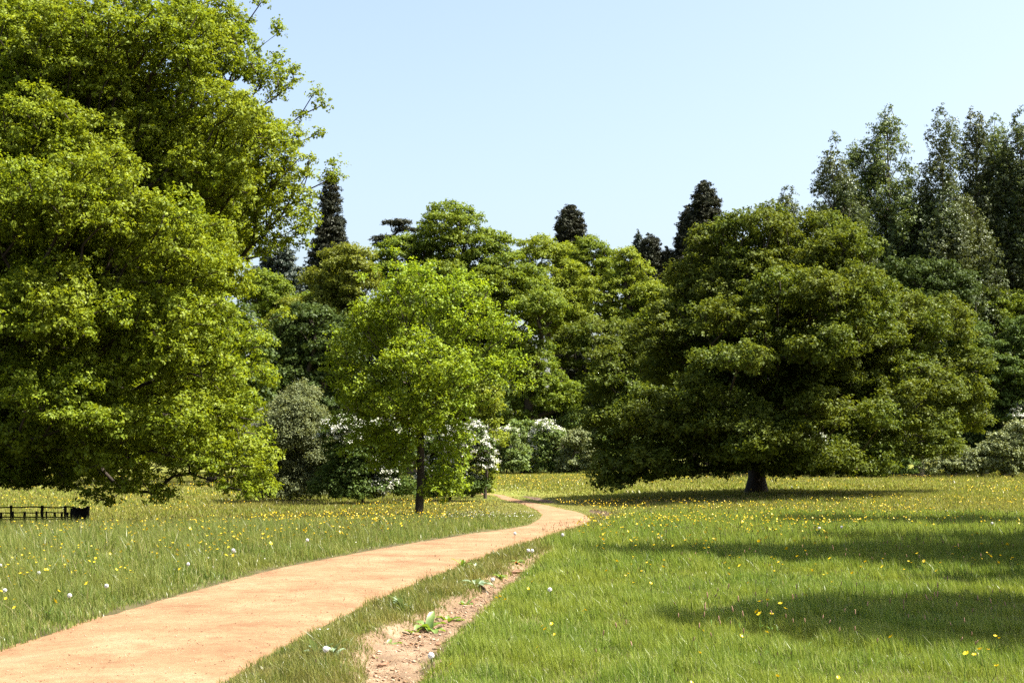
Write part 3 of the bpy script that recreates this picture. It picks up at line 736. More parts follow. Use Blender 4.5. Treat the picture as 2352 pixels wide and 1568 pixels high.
for i, (lab, lb, Y, m) in enumerate([
    ('dark bush on the far meadow edge behind the railing at the left', [(60, 1040, 90, 40), (150, 1045, 70, 36)], 92, M_HAW),
    ('dark bush on the far meadow edge under the middle of the huge oak', [(280, 1040, 90, 42), (380, 1040, 70, 44)], 90, M_HEDGE),
    ('dark bush on the far meadow edge behind the right-hand hanging boughs of the huge oak', [(480, 1040, 70, 50), (570, 1050, 60, 50)], 88, M_HAW)]):
    bush('hedge_bush', lab, lb, Y, m, 110 + i, leaf=.2, cr=.8, n_leaf=90, minz=.2)

# the far-off wood that closes the view: one mass
rng = np.random.default_rng(77)
nx = 900
X = rng.uniform(-135, 135, nx); Yw = rng.uniform(205, 235, nx)
ok_ = (np.abs(X) < 110)
Z = base_z(X, Yw) + rng.uniform(.6, 1, nx) ** 1.0 * (8 + 8 * vnoise(X, Yw, 9, 4)) * rng.choice([1, .75, .5, .25], nx, p=[.45, .25, .2, .1])
C = np.stack([X, Yw, Z], 1); R = rng.uniform(1.6, 2.4, nx)
V, Fq = clump_leaves(C, R, rng, .5, 55 * QUAL, spray_n=5, spray_r=.4, flat=.75, hollow=.4, up=.5, outw=.7)
tag(mesh_obj('far_wood', V, [Fq], M_MID), 'far-off wood closing the view behind the nearer trees', 'wood', kind='stuff')

# ------------------------------------------------------------------ tall trees standing off to the right, whose shadows lie across the grass
def side_tree(tipx, tipy, H, w, seed, label, gaps=.15, leaders=4):
    cot = 1 / math.tan(SUN_EL)
    sx, sy = math.cos(SUN_AZ), math.sin(SUN_AZ)
    x, y = tipx + H * cot * sx, tipy + H * cot * sy
    rng = np.random.default_rng(seed)
    base = (x, y, gz(x, y))
    C = []; R = []
    for q in range(leaders):
        a = q * 2.2 + seed; fr = 0 if q == 0 else rng.uniform(.4, .9)
        z1 = H - (0 if q == 0 else rng.uniform(.08, .35) * H); z = z1 - .4
        while z > 2.2:
            wid = w * min(1, .3 + (H - z) / 5.5)
            own = min(wid * .7, .3 + (z1 - z) * .45)
            for j in range(int(np.clip(round(own * own * 3.2), 1, 14))):
                if rng.random() < gaps: continue
                b = rng.random() * 6.28; rr = own * math.sqrt(rng.random())
                C.append((x + fr * wid * math.cos(a) + rr * math.cos(b), y + fr * wid * math.sin(a) + rr * math.sin(b), base[2] + z)); R.append(rng.uniform(.5, .95))
            z -= .8
    C = np.array(C); R = np.array(R); k = poisson(C, R, .6); C, R = C[k], R[k]
    make_tree('poplar_tree', label, 'tree', base, C, R, M_POPG, BARK_PALE, .2, 60, seed, H * .9, .3, lai=3.0, r_tip=.02, group='tall poplars along the right side',
              skel=dict(w=.35, rise=1.3, step=1.6, jit=.05), lv=dict(spray_n=5, spray_r=.22, flat=1.1, hollow=.15, up=.25, outw=.5, lower=-.9, width=.7), bend=.15, flare=.3)
SUN_EL = math.radians(58); SUN_AZ = math.radians(-8)
for i, (dx, dy, H, w, lab) in enumerate([
    (1600, 1425, 15.0, 2.1, 'poplar standing outside the right of the frame whose shadow tip lies nearest the camera'),
    (1380, 1272, 21.0, 2.7, 'tall poplar outside the right of the frame casting the long middle shadow over the lawn'),
    (1950, 1240, 14.0, 1.7, 'small poplar outside the right of the frame behind the one casting the long middle shadow'),
    (1750, 1196, 17.0, 2.0, 'poplar outside the right of the frame casting the thin far shadow streak on the meadow'),
    (2130, 1330, 12.5, 1.0, 'slim poplar outside the right of the frame shading the right corner of the lawn')]):
    g = ground_hit(dx, dy)
    side_tree(g[0], g[1], H, w, 200 + i, lab)

# ------------------------------------------------------------------ ground, path, bare earth
xs = np.unique(np.round(np.concatenate([-np.geomspace(14, 900, 46)[::-1], np.arange(-14, -4, .5), np.arange(-4, 3.2, .08), np.arange(3.2, 20, .5), np.geomspace(20, 900, 44)]), 4))
ys = np.unique(np.round(np.concatenate([-np.geomspace(1, 60, 12)[::-1] , np.arange(0, 7.5, .5), np.arange(7.5, 27, .1), np.arange(27, 72, .25), np.geomspace(72, 1500, 70)]), 4))
XX, YY = np.meshgrid(xs, ys)
ZZ = ground_z(XX, YY)
V = np.stack([XX, YY, ZZ], 2).reshape(-1, 3)
ni, nj = len(ys), len(xs)
I, J = np.meshgrid(np.arange(ni - 1), np.arange(nj - 1), indexing='ij'); q = (I * nj + J).ravel()
FG = np.stack([q, q + 1, q + nj + 1, q + nj], 1)
m, nt, out = newmat('meadow_soil_and_turf')
P_ = pos(nt)
c1 = ramp(nt, [(.3, (.035, .032, .014)), (.5, (.06, .052, .023)), (.7, (.095, .08, .04))], noise(nt, 1.3, 5, .6, P_))
sep = nt.nodes.new('ShaderNodeSeparateXYZ'); nt.links.new(P_, sep.inputs[0])
far = nt.nodes.new('ShaderNodeMapRange'); far.inputs['From Min'].default_value = 30; far.inputs['From Max'].default_value = 75; nt.links.new(sep.outputs['Y'], far.inputs['Value'])
cfar = ramp(nt, [(.3, (.09, .115, .02)), (.5, (.13, .14, .026)), (.62, (.16, .15, .032)), (.8, (.19, .165, .03))], noise(nt, .35, 8, .75, P_))
cc = mixc(nt, c1, cfar, far.outputs['Result'])
p = nt.nodes.new('ShaderNodeBsdfPrincipled'); p.inputs['Roughness'].default_value = .95; p.inputs['Specular IOR Level'].default_value = .1
nt.links.new(cc, p.inputs['Base Color']); nt.links.new(p.outputs[0], out.inputs['Surface'])
tag(mesh_obj('ground', V, [FG], m, smooth_shade=True), kind='structure')

def strip_mesh(yy, l, r, n, zf):
    t = np.linspace(0, 1, n)[None, :]
    X = l[:, None] * (1 - t) + r[:, None] * t
    Y = np.repeat(yy[:, None], n, 1)
    Z = zf(X, Y, t)
    V = np.stack([X, Y, Z], 2).reshape(-1, 3)
    a, b = len(yy), n
    I, J = np.meshgrid(np.arange(a - 1), np.arange(b - 1), indexing='ij'); q = (I * b + J).ravel()
    return V, np.stack([q, q + 1, q + b + 1, q + b], 1)

def grit_mat(name, stops, fine, bump, speck, speckcol, patch=None, big=.6):
    stops = [(p, tuple(v * .6 for v in c)) for p, c in stops]; speckcol = ak(speckcol)
    m, nt, out = newmat(name)
    P_ = pos(nt)
    a = ramp(nt, stops, noise(nt, big, 6, .62, P_))
    n2 = noise(nt, fine, 4, .7, P_)
    sp = ramp(nt, [(speck, (1, 1, 1)), (speck + .07, (0, 0, 0))], n2)
    c = mixc(nt, a, speckcol, sp)
    n3 = noise(nt, fine * .22, 6, .7, P_)
    lum = ramp(nt, [(.25, (.72, .70, .68)), (.6, (1.08, 1.07, 1.05))], n3)
    c = mixc(nt, c, lum, 1.0, 'MULTIPLY')
    p = nt.nodes.new('ShaderNodeBsdfPrincipled'); p.inputs['Roughness'].default_value = .95; p.inputs['Specular IOR Level'].default_value = .15
    nt.links.new(c, p.inputs['Base Color'])
    b = nt.nodes.new('ShaderNodeBump'); b.inputs['Strength'].default_value = bump; b.inputs['Distance'].default_value = .02
    nt.links.new(noise(nt, fine * .6, 8, .75, P_), b.inputs['Height']); nt.links.new(b.outputs['Normal'], p.inputs['Normal'])
    nt.links.new(p.outputs[0], out.inputs['Surface'])
    return m
M_PATH = grit_mat('sandy_path', [(.3, (.25, .140, .072)), (.45, (.345, .203, .108)), (.55, (.38, .230, .125)), (.72, (.44, .29, .17))], 26, .9, .33, (.22, .12, .06), big=1.1)
M_EARTH = grit_mat('stony_earth', [(.3, (.21, .145, .09)), (.5, (.31, .215, .135)), (.7, (.41, .295, .195))], 22, 1.0, .36, (.14, .085, .05), big=2.2)

yy = np.concatenate([np.arange(4.5, 26, .12), np.arange(26, min(PL[0][-1], PR[0][-1]), .2)])
l = np.interp(yy, *PL); r = np.interp(yy, *PR)
wob = lambda s: .09 * (vnoise(yy, yy * 0, .8, s) - .5) + .05 * (vnoise(yy, yy * 0, .25, s + 1) - .5)
def zpath(X, Y, t):
    rut = .012 * np.cos((t - .5) * 4 * np.pi)      # faint wheel lines
    return base_z(X, Y) - .018 + .02 * np.sin(np.pi * t) - rut * .5 + .006 * (vnoise(X, Y, .3, 8) - .5) + .003 * vnoise(X, Y, .1, 9)
V, Fq = strip_mesh(yy, l - .05 + wob(1), r + .05 + wob(3), 34, zpath)
tag(mesh_obj('path', V, [Fq], M_PATH, smooth_shade=True), kind='structure')

yy = np.arange(7.4, SL[0][-1], .045)
l = np.interp(yy, *SL) - .28; r = np.interp(yy, *SR) + .10
def zsoil(X, Y, t):
    z = base_z(X, Y) - .075
    z = z + .035 * (vnoise(X, Y, .30, 11) - .5) + .028 * (vnoise(X, Y, .11, 12) - .5) + .012 * (vnoise(X, Y, .05, 13) - .5)
    out = edge_gap(X, Y, SL, SR)
    return np.maximum(z, ground_z(X, Y) + .006 - .03 * smooth(out, .16, .27) - .05 * smooth(X - np.interp(Y, *SR), .03, .1))
V, Fq = strip_mesh(yy, l, r, 30, zsoil)
tag(mesh_obj('bare_earth', V, [Fq], M_EARTH, smooth_shade=False), kind='structure')
M_BANK = grit_mat('dark_bank_earth', [(.3, (.09, .06, .04)), (.5, (.16, .11, .07)), (.7, (.26, .18, .12))], 14, 1.0, .36, (.05, .03, .02), big=1.6)
for P, hw in BANKW:
    d = np.cumsum(np.r_[0, np.hypot(*(P[1:] - P[:-1]).T)]); tt = np.linspace(0, d[-1], int(d[-1] / .15) + 2)
    cx = np.interp(tt, d, P[:, 0]); cy = np.interp(tt, d, P[:, 1])
    tx, ty = np.gradient(cx), np.gradient(cy); L = np.hypot(tx, ty); nx_, ny_ = -ty / L, tx / L
    u = np.linspace(-1, 1, 9)[None]
    w_ = (hw + .12) * (1 + .3 * np.sin(tt * 1.7))[:, None] * np.minimum(1, np.minimum(tt, d[-1] - tt) / .8 + .2)[:, None]
    X = cx[:, None] + u * w_ * nx_[:, None]; Y = cy[:, None] + u * w_ * ny_[:, None]
    Z = base_z(X, Y) - .09 + .06 * (vnoise(X, Y, .25, 15) - .5) + .05 * u ** 2
    V = np.stack([X, Y, Z], 2).reshape(-1, 3); a, b = X.shape
    I, J = np.meshgrid(np.arange(a - 1), np.arange(b - 1), indexing='ij'); q = (I * b + J).ravel()
    tag(mesh_obj('bare_bank', V, [np.stack([q, q + 1, q + b + 1, q + b], 1)], M_BANK), kind='structure')

# ------------------------------------------------------------------ loose stones as one uncountable scatter
def ico_scatter(Pn, s, rng, flat=.55):
    ico = np.array([(0, 0, 1), (.9, 0, .3), (.28, .85, .3), (-.72, .53, .3), (-.72, -.53, .3), (.28, -.85, .3), (0, 0, -.6)])
    Fi = np.array([(0, 1, 2), (0, 2, 3), (0, 3, 4), (0, 4, 5), (0, 5, 1), (6, 2, 1), (6, 3, 2), (6, 4, 3), (6, 5, 4), (6, 1, 5)])
    n = len(Pn)
    a = rng.uniform(0, 6.28, n); c, sn = np.cos(a), np.sin(a)
    sc = np.stack([s * rng.uniform(.7, 1.4, n), s * rng.uniform(.6, 1.1, n), s * flat * rng.uniform(.6, 1.2, n)], 1)
    B = ico[None] * (1 + .25 * rng.normal(size=(n, 7, 1))) * sc[:, None]
    X = B[..., 0] * c[:, None] - B[..., 1] * sn[:, None]; Y = B[..., 0] * sn[:, None] + B[..., 1] * c[:, None]
    V = np.stack([X, Y, B[..., 2]], 2) + Pn[:, None]
    return V.reshape(-1, 3), (Fi[None] + (np.arange(n) * 7)[:, None, None]).reshape(-1, 3)
M_STONE = leaf_mat('loose_stones', (.16, .09, .05), (.36, .21, .12), (.6, .45, .32), trans=0, gloss=.015, patch=0)
rng = np.random.default_rng(5)
n = 9000
y = 6 + 34 * rng.random(n) ** 1.4
t = np.clip(rng.random(n) + .0, 0, 1)
x = np.interp(y, *PL) * (1 - t) + np.interp(y, *PR) * t
P_s = np.stack([x, y, base_z(x, y) + .002 + .02 * np.sin(np.pi * t) - .014], 1)
V, F3 = ico_scatter(P_s, .004 + .007 * rng.random(n) ** 3 , rng)
tag(mesh_obj('path_gravel', V, [F3], M_STONE), 'loose grit and small pebbles strewn on the sandy path', 'gravel', kind='stuff')
n = 4200
y = 7.5 + (SL[0][-1] - 7.7) * rng.random(n); t = rng.random(n)
x = np.interp(y, *SL) * (1 - t) + np.interp(y, *SR) * t
V, F3 = ico_scatter(np.stack([x, y, base_z(x, y) - .068], 1), .006 + .022 * rng.random(n) ** 4, rng)
tag(mesh_obj('earth_gravel', V, [F3], M_STONE), 'crumbs of earth and small stones lying in the bare furrow', 'gravel', kind='stuff')

# ------------------------------------------------------------------ grass
def gl(xm): return xm
def scatter(y0, y1, dens, rng, margin=1.2, pad=2.6):
    area = .364 * margin * (y1 ** 2 - y0 ** 2) + 2 * pad * (y1 - y0)
    n = int(area * dens * QUAL)
    y = np.sqrt(rng.random(n) * (y1 ** 2 - y0 ** 2) + y0 ** 2)
    x = (rng.random(n) * 2 - 1) * (.364 * margin * y + pad)
    return x, y
def blades(x, y, h, w, rng, seg=2, lean=.35, z=None, wind=(-.12, 0)):
    n = len(x)
    z = ground_z(x, y) - .01 if z is None else z
    a = rng.uniform(0, 2 * np.pi, n)
    f = np.stack([np.cos(a), np.sin(a), np.zeros(n)], 1)           # facing: width direction
    b = rng.uniform(0, 2 * np.pi, n); ln = np.abs(rng.normal(size=n)) * lean
    ld = np.stack([np.cos(b) * ln + wind[0], np.sin(b) * ln + wind[1], np.zeros(n)], 1)
    P = np.stack([x, y, z], 1)
    rows = []
    for k in range(seg + 1):
        t = k / seg
        c = P + np.array([0, 0, 1.]) * (h * t * (1 - .25 * t * np.minimum(ln, 1.2)))[:, None] + ld * (h * t ** 1.8)[:, None]
        if k < seg:
            ww = (w * (1 - .45 * t))[:, None] * f * .5
            rows += [c - ww, c + ww]
        else: rows.append(c)
    m = len(rows)
    V = np.stack(rows, 1).reshape(-1, 3)
    o = (np.arange(n) * m)[:, None]
    F4 = [np.array([[2 * k, 2 * k + 1, 2 * k + 3, 2 * k + 2]]) + o for k in range(seg - 1)]
    F3 = np.array([[m - 3, m - 2, m - 1]]) + o
    return V, (np.concatenate(F4) if F4 else np.zeros((0, 4), int)), F3
class Bag:
    def __init__(s): s.V = []; s.Q = []; s.T = []; s.n = 0
    def add(s, V, Q, T):
        s.V.append(V); s.Q.append(Q + s.n); s.T.append(T + s.n); s.n += len(V)
    def build(s, name, mat, label, cat='grass'):
        fl = [f for f in (np.concatenate(s.Q), np.concatenate(s.T)) if len(f)]
        o = mesh_obj(name, np.concatenate(s.V), fl, mat)
        return tag(o, label, cat, kind='stuff')

def grass_mat(name, stops, trans=.38, gloss=.02, patches=None, pscale=.5, tint=(1.15, 1.15, .65), patch=.6):
    stops = [(p, ak(c)) for p, c in stops]; patches = ak(patches) if patches else None
    m, nt, out = newmat(name)
    g = nt.nodes.new('ShaderNodeNewGeometry')
    c = ramp(nt, stops, g.outputs['Random Per Island'])
    lum = ramp(nt, [(.3, (.68, .78, .75)), (.5, (1, 1, 1)), (.72, (1.22, 1.12, 1.1))], noise(nt, 2.6, 4, .65, g.outputs['Position']))
    c = mixc(nt, c, lum, 1.0, 'MULTIPLY')
    if patches:
        pr = ramp(nt, [(.42, (0, 0, 0)), (.62, (1, 1, 1))], noise(nt, pscale, 4, .6, g.outputs['Position']))
        mm = nt.nodes.new('ShaderNodeMath'); mm.operation = 'MULTIPLY'; mm.inputs[1].default_value = patch
        nt.links.new(pr, mm.inputs[0]); c = mixc(nt, c, patches, mm.outputs[0])
    d = nt.nodes.new('ShaderNodeBsdfDiffuse'); nt.links.new(c, d.inputs['Color'])
    # blades are soft: light them partly as the upward-facing sward they make up
    t = nt.nodes.new('ShaderNodeBsdfTranslucent'); nt.links.new(mixc(nt, c, tint, 1.0, 'MULTIPLY'), t.inputs['Color'])
    mx = nt.nodes.new('ShaderNodeMixShader'); mx.inputs[0].default_value = trans
    nt.links.new(d.outputs[0], mx.inputs[1]); nt.links.new(t.outputs[0], mx.inputs[2])
    gl_ = nt.nodes.new('ShaderNodeBsdfGlossy'); gl_.inputs['Roughness'].default_value = .35
    mg = nt.nodes.new('ShaderNodeMixShader'); mg.inputs[0].default_value = gloss
    nt.links.new(mx.outputs[0], mg.inputs[1]); nt.links.new(gl_.outputs[0], mg.inputs[2]); nt.links.new(mg.outputs[0], out.inputs['Surface'])
    return m
M_LAWN = grass_mat('lush_grass', [(0, (.13, .205, .028)), (.5, (.21, .305, .046)), (.85, (.30, .385, .075)), (1, (.45, .46, .22))], patches=(.33, .37, .055), pscale=.45)
M_VERGE = grass_mat('verge_grass', [(0, (.12, .17, .03)), (.5, (.19, .23, .045)), (.85, (.26, .27, .07)), (1, (.36, .32, .14))], patches=(.30, .26, .085), pscale=1.6, patch=.7)
M_MEAD = grass_mat('meadow_grass', [(0, (.12, .185, .034)), (.5, (.20, .27, .056)), (.85, (.30, .325, .09)), (1, (.48, .42, .22))], patches=(.26, .27, .06), pscale=.4)
M_FAR = grass_mat('far_meadow_grass', [(0, (.16, .215, .03)), (.5, (.245, .285, .048)), (.85, (.33, .315, .08)), (1, (.46, .39, .17))], patches=(.31, .28, .07), pscale=.13)
M_SEED = grass_mat('seed_heads', [(0, (.16, .10, .05)), (.5, (.34, .23, .13)), (1, (.5, .40, .26))], trans=.25, gloss=.03)
M_DSEED = grass_mat('dark_seed_heads', [(0, (.06, .05, .03)), (.6, (.15, .11, .06)), (1, (.28, .22, .12))], trans=.2, gloss=.03)

lawn, verge, mead, farm = Bag(), Bag(), Bag(), Bag()
seeds = Bag()
for (y0, y1, dn, w, seg, rs) in ((8.2, 12.5, 3600, .0055, 2, 1), (12.5, 17, 2300, .007, 2, 2), (17, 24, 1250, .010, 2, 3), (24, 33, 620, .014, 1, 4), (33, 47, 330, .021, 1, 5), (47, 70, 110, .04, 1, 6), (70, 150, 26, .085, 1, 7)):
    rng = np.random.default_rng(300 + rs)
    x, y = scatter(y0, y1, dn, rng)
    gp = edge_gap(x, y, PL, PR) + .20 * (vnoise(x, y, .6, 21) - .5) + .12 * (vnoise(x, y, .15, 22) - .5)
    gs = edge_gap(x, y, SL, SR) + .14 * (vnoise(x, y, .35, 5) - .5) + .05 * (vnoise(x, y, .12, 23) - .5)
    gb = bank_gap(x, y)
    creep = (gp > -.22) & (rng.random(len(x)) < .30 * np.exp(gp / .07))
    ok = ((gp > 0.0) | creep) & ((gs > -.06) | (rng.random(len(x)) < .03 + .25 * (vnoise(x, y, .3, 27) > .74))) & ((gb > 0) | (rng.random(len(x)) < .08))
    x, y, gp, gs = x[ok], y[ok], gp[ok], gs[ok]
    pr = np.interp(y, *PR); sr = np.interp(y, *SR); sl = np.interp(y, *SL)
    right_lawn = (x > np.where(y < SR[0][-1], sr, pr + .6))
    between_v = (x > pr) & ~right_lawn
    left = x < np.interp(y, *PL)
    near_edge = smooth(gp, 0, .55)
    tall = vnoise(x, y, 1.6, 31)
    # lawn: even, ankle high; meadow: rougher
    hl = (.085 + .05 * tall) * rng.uniform(.55, 1.25, len(x)) * (1 + smooth(y, 16, 26) * .7)
    hv = (.045 + .075 * near_edge + .03 * tall) * rng.uniform(.5, 1.35, len(x))
    tuft = .6 + .8 * smooth(vnoise(x, y, .28, 33), .3, .75)
    hm = (.05 + .12 * near_edge + .10 * smooth(gp, .6, 2.5) + .05 * tall) * rng.uniform(.5, 1.3, len(x)) * tuft * (1 - .5 * smooth(y, 28, 42))
    hl = hl * tuft; hv = hv * tuft * (.55 + .45 * smooth(gs, 0, .25))
    ww = w * rng.uniform(.6, 1.3, len(x))
    if y0 < 47:
        s_ = right_lawn; lawn.add(*blades(x[s_], y[s_], hl[s_] * (.55 + .45 * smooth(gs[s_], 0, .3)), ww[s_], rng, seg, .38))
        s_ = between_v; verge.add(*blades(x[s_], y[s_], hv[s_], ww[s_], rng, seg, .55))
        s_ = left; mead.add(*blades(x[s_], y[s_], hm[s_], ww[s_], rng, seg, .4))
    else:
        farm.add(*blades(x, y, (.13 + .08 * tall) * (.22 + .78 * smooth(gp, .2, 7)) * rng.uniform(.6, 1.2, len(x)), ww, rng, 1, .35))
lawn.build('lush_grass', M_LAWN, 'lush green grass of the sunlit lawn right of the bare furrow')
verge.build('verge_grass', M_VERGE, 'short yellowish grass on the verge between path and furrow')
mead.build('meadow_grass', M_MEAD, 'rough meadow grass left of the path')
farm.build('far_grass', M_FAR, 'golden-green grass of the far meadow')

def heads(x, y, h, hl, hw, rng, mat_name, stem_w):
    """thin stalk with a spindle head, for the uncountable haze of seeding grass"""
    V, Q, T = blades(x, y, h, np.full(len(x), stem_w), rng, 1, .18)
    top = V.reshape(-1, 3, 3)[:, 2]
    n = len(x)
    a = rng.uniform(0, np.pi, n); f = np.stack([np.cos(a), np.sin(a), np.zeros(n)], 1); g = np.stack([-np.sin(a), np.cos(a), np.zeros(n)], 1)
    up = np.array([0, 0, 1.]) + rng.normal(size=(n, 3)) * .18
    rows = [top - up * (hl * .5)[:, None], top + f * hw[:, None], top + up * (hl * .6)[:, None], top - f * hw[:, None],
            top - up * (hl * .5)[:, None], top + g * hw[:, None], top + up * (hl * .6)[:, None], top - g * hw[:, None]]
    V2 = np.stack(rows, 1).reshape(-1, 3)
    Q2 = np.arange(len(V2)).reshape(-1, 4)
    return (V, Q, T), (V2, Q2)
rng = np.random.default_rng(61)
stalk = Bag(); SH = []; SF = []; so = 0
for (y0, y1, dn, s) in ((9, 16, 10, 1), (16, 26, 14, 1.2), (26, 40, 22, 1.6), (40, 62, 14, 2.3), (62, 110, 6, 3.5)):
    x, y = scatter(y0, y1, dn, rng)
    g = np.minimum(edge_gap(x, y, PL, PR), edge_gap(x, y, SL, SR)); patch = vnoise(x, y, 3.0, 41)
    lawnside = x > np.interp(y, *PR)
    ok = (g > .12) & (rng.random(len(x)) < np.where(lawnside, .25 + .6 * smooth(y, 18, 34), .35 + .65 * smooth(g, .3, 2)) * (.3 + patch))
    x, y = x[ok], y[ok]
    h = rng.uniform(.16, .34, len(x)) * (1 - .3 * (y < 14))
    (A), (V2, Q2) = heads(x, y, h, np.full(len(x), .028 * s ** .5), np.full(len(x), .0045 * s), rng, 0, .0025 * s)
    stalk.add(*A); SH.append(V2); SF.append(Q2 + so); so += len(V2)
stalk.build('grass_stalks', M_VERGE, 'thin stalks of seeding grass scattered through the meadow')
tag(mesh_obj('grass_seed_heads', np.concatenate(SH), [np.concatenate(SF)], M_DSEED), 'brownish seed heads of meadow grass scattered through the field', 'grass', kind='stuff')
# straw lying in the furrow and low sprouts
n = 1500; y = 8 + (SL[0][-1] - 8.2) * rng.random(n); t = rng.random(n); x = np.interp(y, *SL) * (1 - t) + np.interp(y, *SR) * t
st = Bag(); V, Q, T = blades(x, y, rng.uniform(.03, .10, n), np.full(n, .004), rng, 1, 2.6, z=base_z(x, y) - .06); st.add(V, Q, T)
st.build('dry_straw', M_SEED, 'dry straw and dead grass lying on the bare earth')
# ------------------------------------------------------------------ flowers
M_BUT = leaf_mat('buttercup_petal', (.75, .50, .01), (.85, .60, .015), (.9, .68, .03), trans=.25, gloss=.03, grough=.4, tint=(1, .9, .3), patch=0)
M_STEM = leaf_mat('flower_stem', (.06, .12, .02), (.08, .15, .025), (.1, .18, .03), trans=.2, gloss=.015, patch=0)
M_CLOCK = leaf_mat('seed_down', (.85, .84, .8), (.9, .89, .86), (.92, .92, .9), trans=.6, gloss=0, tint=(1, 1, 1), patch=0)
M_FOX = leaf_mat('pink_brown_spike', (.30, .16, .10), (.42, .25, .17), (.55, .38, .27), trans=.25, gloss=.01, patch=0)
M_CORE = leaf_mat('seed_core', (.2, .16, .08), (.25, .2, .1), (.3, .24, .13), trans=0, gloss=0, patch=0)

def petals_mesh(d, rng, cup=.55):
    mb = MB()
    for k in range(5):
        a = k * 1.2566; c, s = math.cos(a), math.sin(a); tx, ty = -s, c
        r = d / 2
        V = [(0, 0, 0), (c * r * .55 + tx * r * .42, s * r * .55 + ty * r * .42, r * cup * .5), (c * r + tx * r * .3, s * r + ty * r * .3, r * cup), (c * r - tx * r * .3, s * r - ty * r * .3, r * cup), (c * r * .55 - tx * r * .42, s * r * .55 - ty * r * .42, r * cup * .5)]
        mb.add(V, [(0, 1, 2, 3)], [(0, 3, 4)])
    return mb
def stem_mesh(h, w, bend, leaves=0):
    mb = MB()
    t = np.linspace(0, 1, 4)
    P = np.stack([bend[0] * t ** 2, bend[1] * t ** 2, h * t], 1)
    mb.tube(P, w, 3, cap=False)
    return mb, P
# three patterns of buttercup: one bloom, two blooms, three blooms on a forked stalk
def buttercup(kind, d, h):
    rng = np.random.default_rng(500 + kind)
    root = empty('buttercup', (0, 0, 0))
    mb, P = stem_mesh(h, .0022, (rng.uniform(-.04, .04), rng.uniform(-.04, .04)))
    tips = [P[-1]]
    for k in range(kind):
        a = rng.uniform(0, 6.28); q = P[1 + k % 2]
        e = q + np.array([math.cos(a) * .06, math.sin(a) * .06, h * rng.uniform(.25, .42)])
        mb.tube(np.stack([q, (q + e) / 2 + np.array([math.cos(a) * .012, math.sin(a) * .012, 0]), e]), .0018, 3, cap=False); tips.append(e)
    for k in range(2):
        a = rng.uniform(0, 6.28); q = P[1]; c, s = math.cos(a), math.sin(a)
        mb.add([q, q + (c * .03 - s * .008, s * .03 + c * .008, .012), q + (c * .055, s * .055, .004), q + (c * .03 + s * .008, s * .03 - c * .008, .012)], [(0, 1, 2, 3)])
    mb.build('stem', M_STEM, root)
    for tip in tips:
        pm = petals_mesh(d * rng.uniform(.85, 1.1), rng)
        V = np.concatenate(pm.V)
        ax, ay = rng.normal() * .35, rng.normal() * .35 - .2
        V[:, 2] += V[:, 0] * ax + V[:, 1] * ay
        pm.V = [V + tip]
        pm.F4 = pm.F4; pm.build('flower_head', M_BUT, root)
    return root
def copy_tree(o, parent=None):
    c = o.copy(); COL.objects.link(c)
    if parent is not None: c.parent = parent
    for ch in o.children: copy_tree(ch, c)
    return c
protos = [buttercup(0, .032, .24), buttercup(1, .032, .27), buttercup(2, .030, .30)]
used = [False] * 3
def put(protos, used, k, x, y, s, label, cat, group, tilt=.1):
    o = protos[k] if not used[k] else copy_tree(protos[k]); used[k] = True
    o.location = (x, y, gz(x, y) - .01); o.rotation_euler = (random.gauss(0, tilt), random.gauss(0, tilt), random.uniform(0, 6.28)); o.scale = (s, s, s)
    tag(o, label, cat, group)
    return o
BCL = {'lone': 'yellow buttercup on a thin stalk in the short lush grass right of the furrow',
       'shade': 'yellow buttercup standing tall along the shadow bands on the right-hand lawn',
       'left': 'yellow buttercup in the rough meadow grass left of the sandy path',
       'edge': 'yellow buttercup in the grass right of the bend of the path, among many others'}
BCG = {'lone': 'sparse buttercups on the lush lawn', 'shade': 'buttercups along the lawn shadows', 'left': 'buttercups in the left meadow', 'edge': 'buttercups right of the path bend'}
rng = np.random.default_rng(91)
spots = []
for (dx, dy) in ((1210, 1357), (1225, 1344), (1137, 1385), (1152, 1383), (1166, 1381), (1260, 1348), (1345, 1398), (1250, 1441), (1252, 1447), (1262, 1443), (1268, 1447), (1255, 1451), (1240, 1478), (1050, 1535), (1342, 1400),
                 (1610, 1443), (1612, 1500), (1700, 1470), (1780, 1557), (1910, 1555), (1585, 1566)):
    spots.append((dx, dy, 'lone'))
for (dx, dy) in ((1545, 1262), (1565, 1258), (1600, 1255), (1625, 1267), (1640, 1262), (1670, 1290), (1672, 1310), (1768, 1294), (1780, 1312), (1862, 1300), (1905, 1295), (1960, 1312), (2030, 1300), (2090, 1302), (2190, 1272), (2245, 1262), (2262, 1278), (2275, 1288), (2300, 1286), (2330, 1290),
                 (2320, 1272), (2230, 1297), (2160, 1306), (1900, 1325), (1990, 1300), (2120, 1290), (1835, 1278), (1750, 1268), (1700, 1300), (1420, 1300), (1440, 1330), (1480, 1310), (1500, 1345), (1395, 1310), (1460, 1290), (1440, 1262), (1530, 1300), (1720, 1335), (1757, 1400), (1745, 1405), (1762, 1412),
                 (1770, 1450), (2060, 1470), (2290, 1475), (2210, 1520), (2280, 1530), (1860, 1360)):
    spots.append((dx, dy, 'shade'))
for k in range(135):
    dx = rng.uniform(0, 1080) * rng.uniform(.75, 1); top = 1212 if dx > 200 else 1215
    lim = np.interp(dx, [0, 300, 640, 1100], [1420, 1335, 1250, 1205])
    spots.append((dx, top + (lim - top) * rng.random() ** 1.3, 'left'))
for k in range(85):
    spots.append((rng.uniform(1330, 1900), 1205 + 60 * rng.random() ** 1.5, 'edge'))
nb = 0
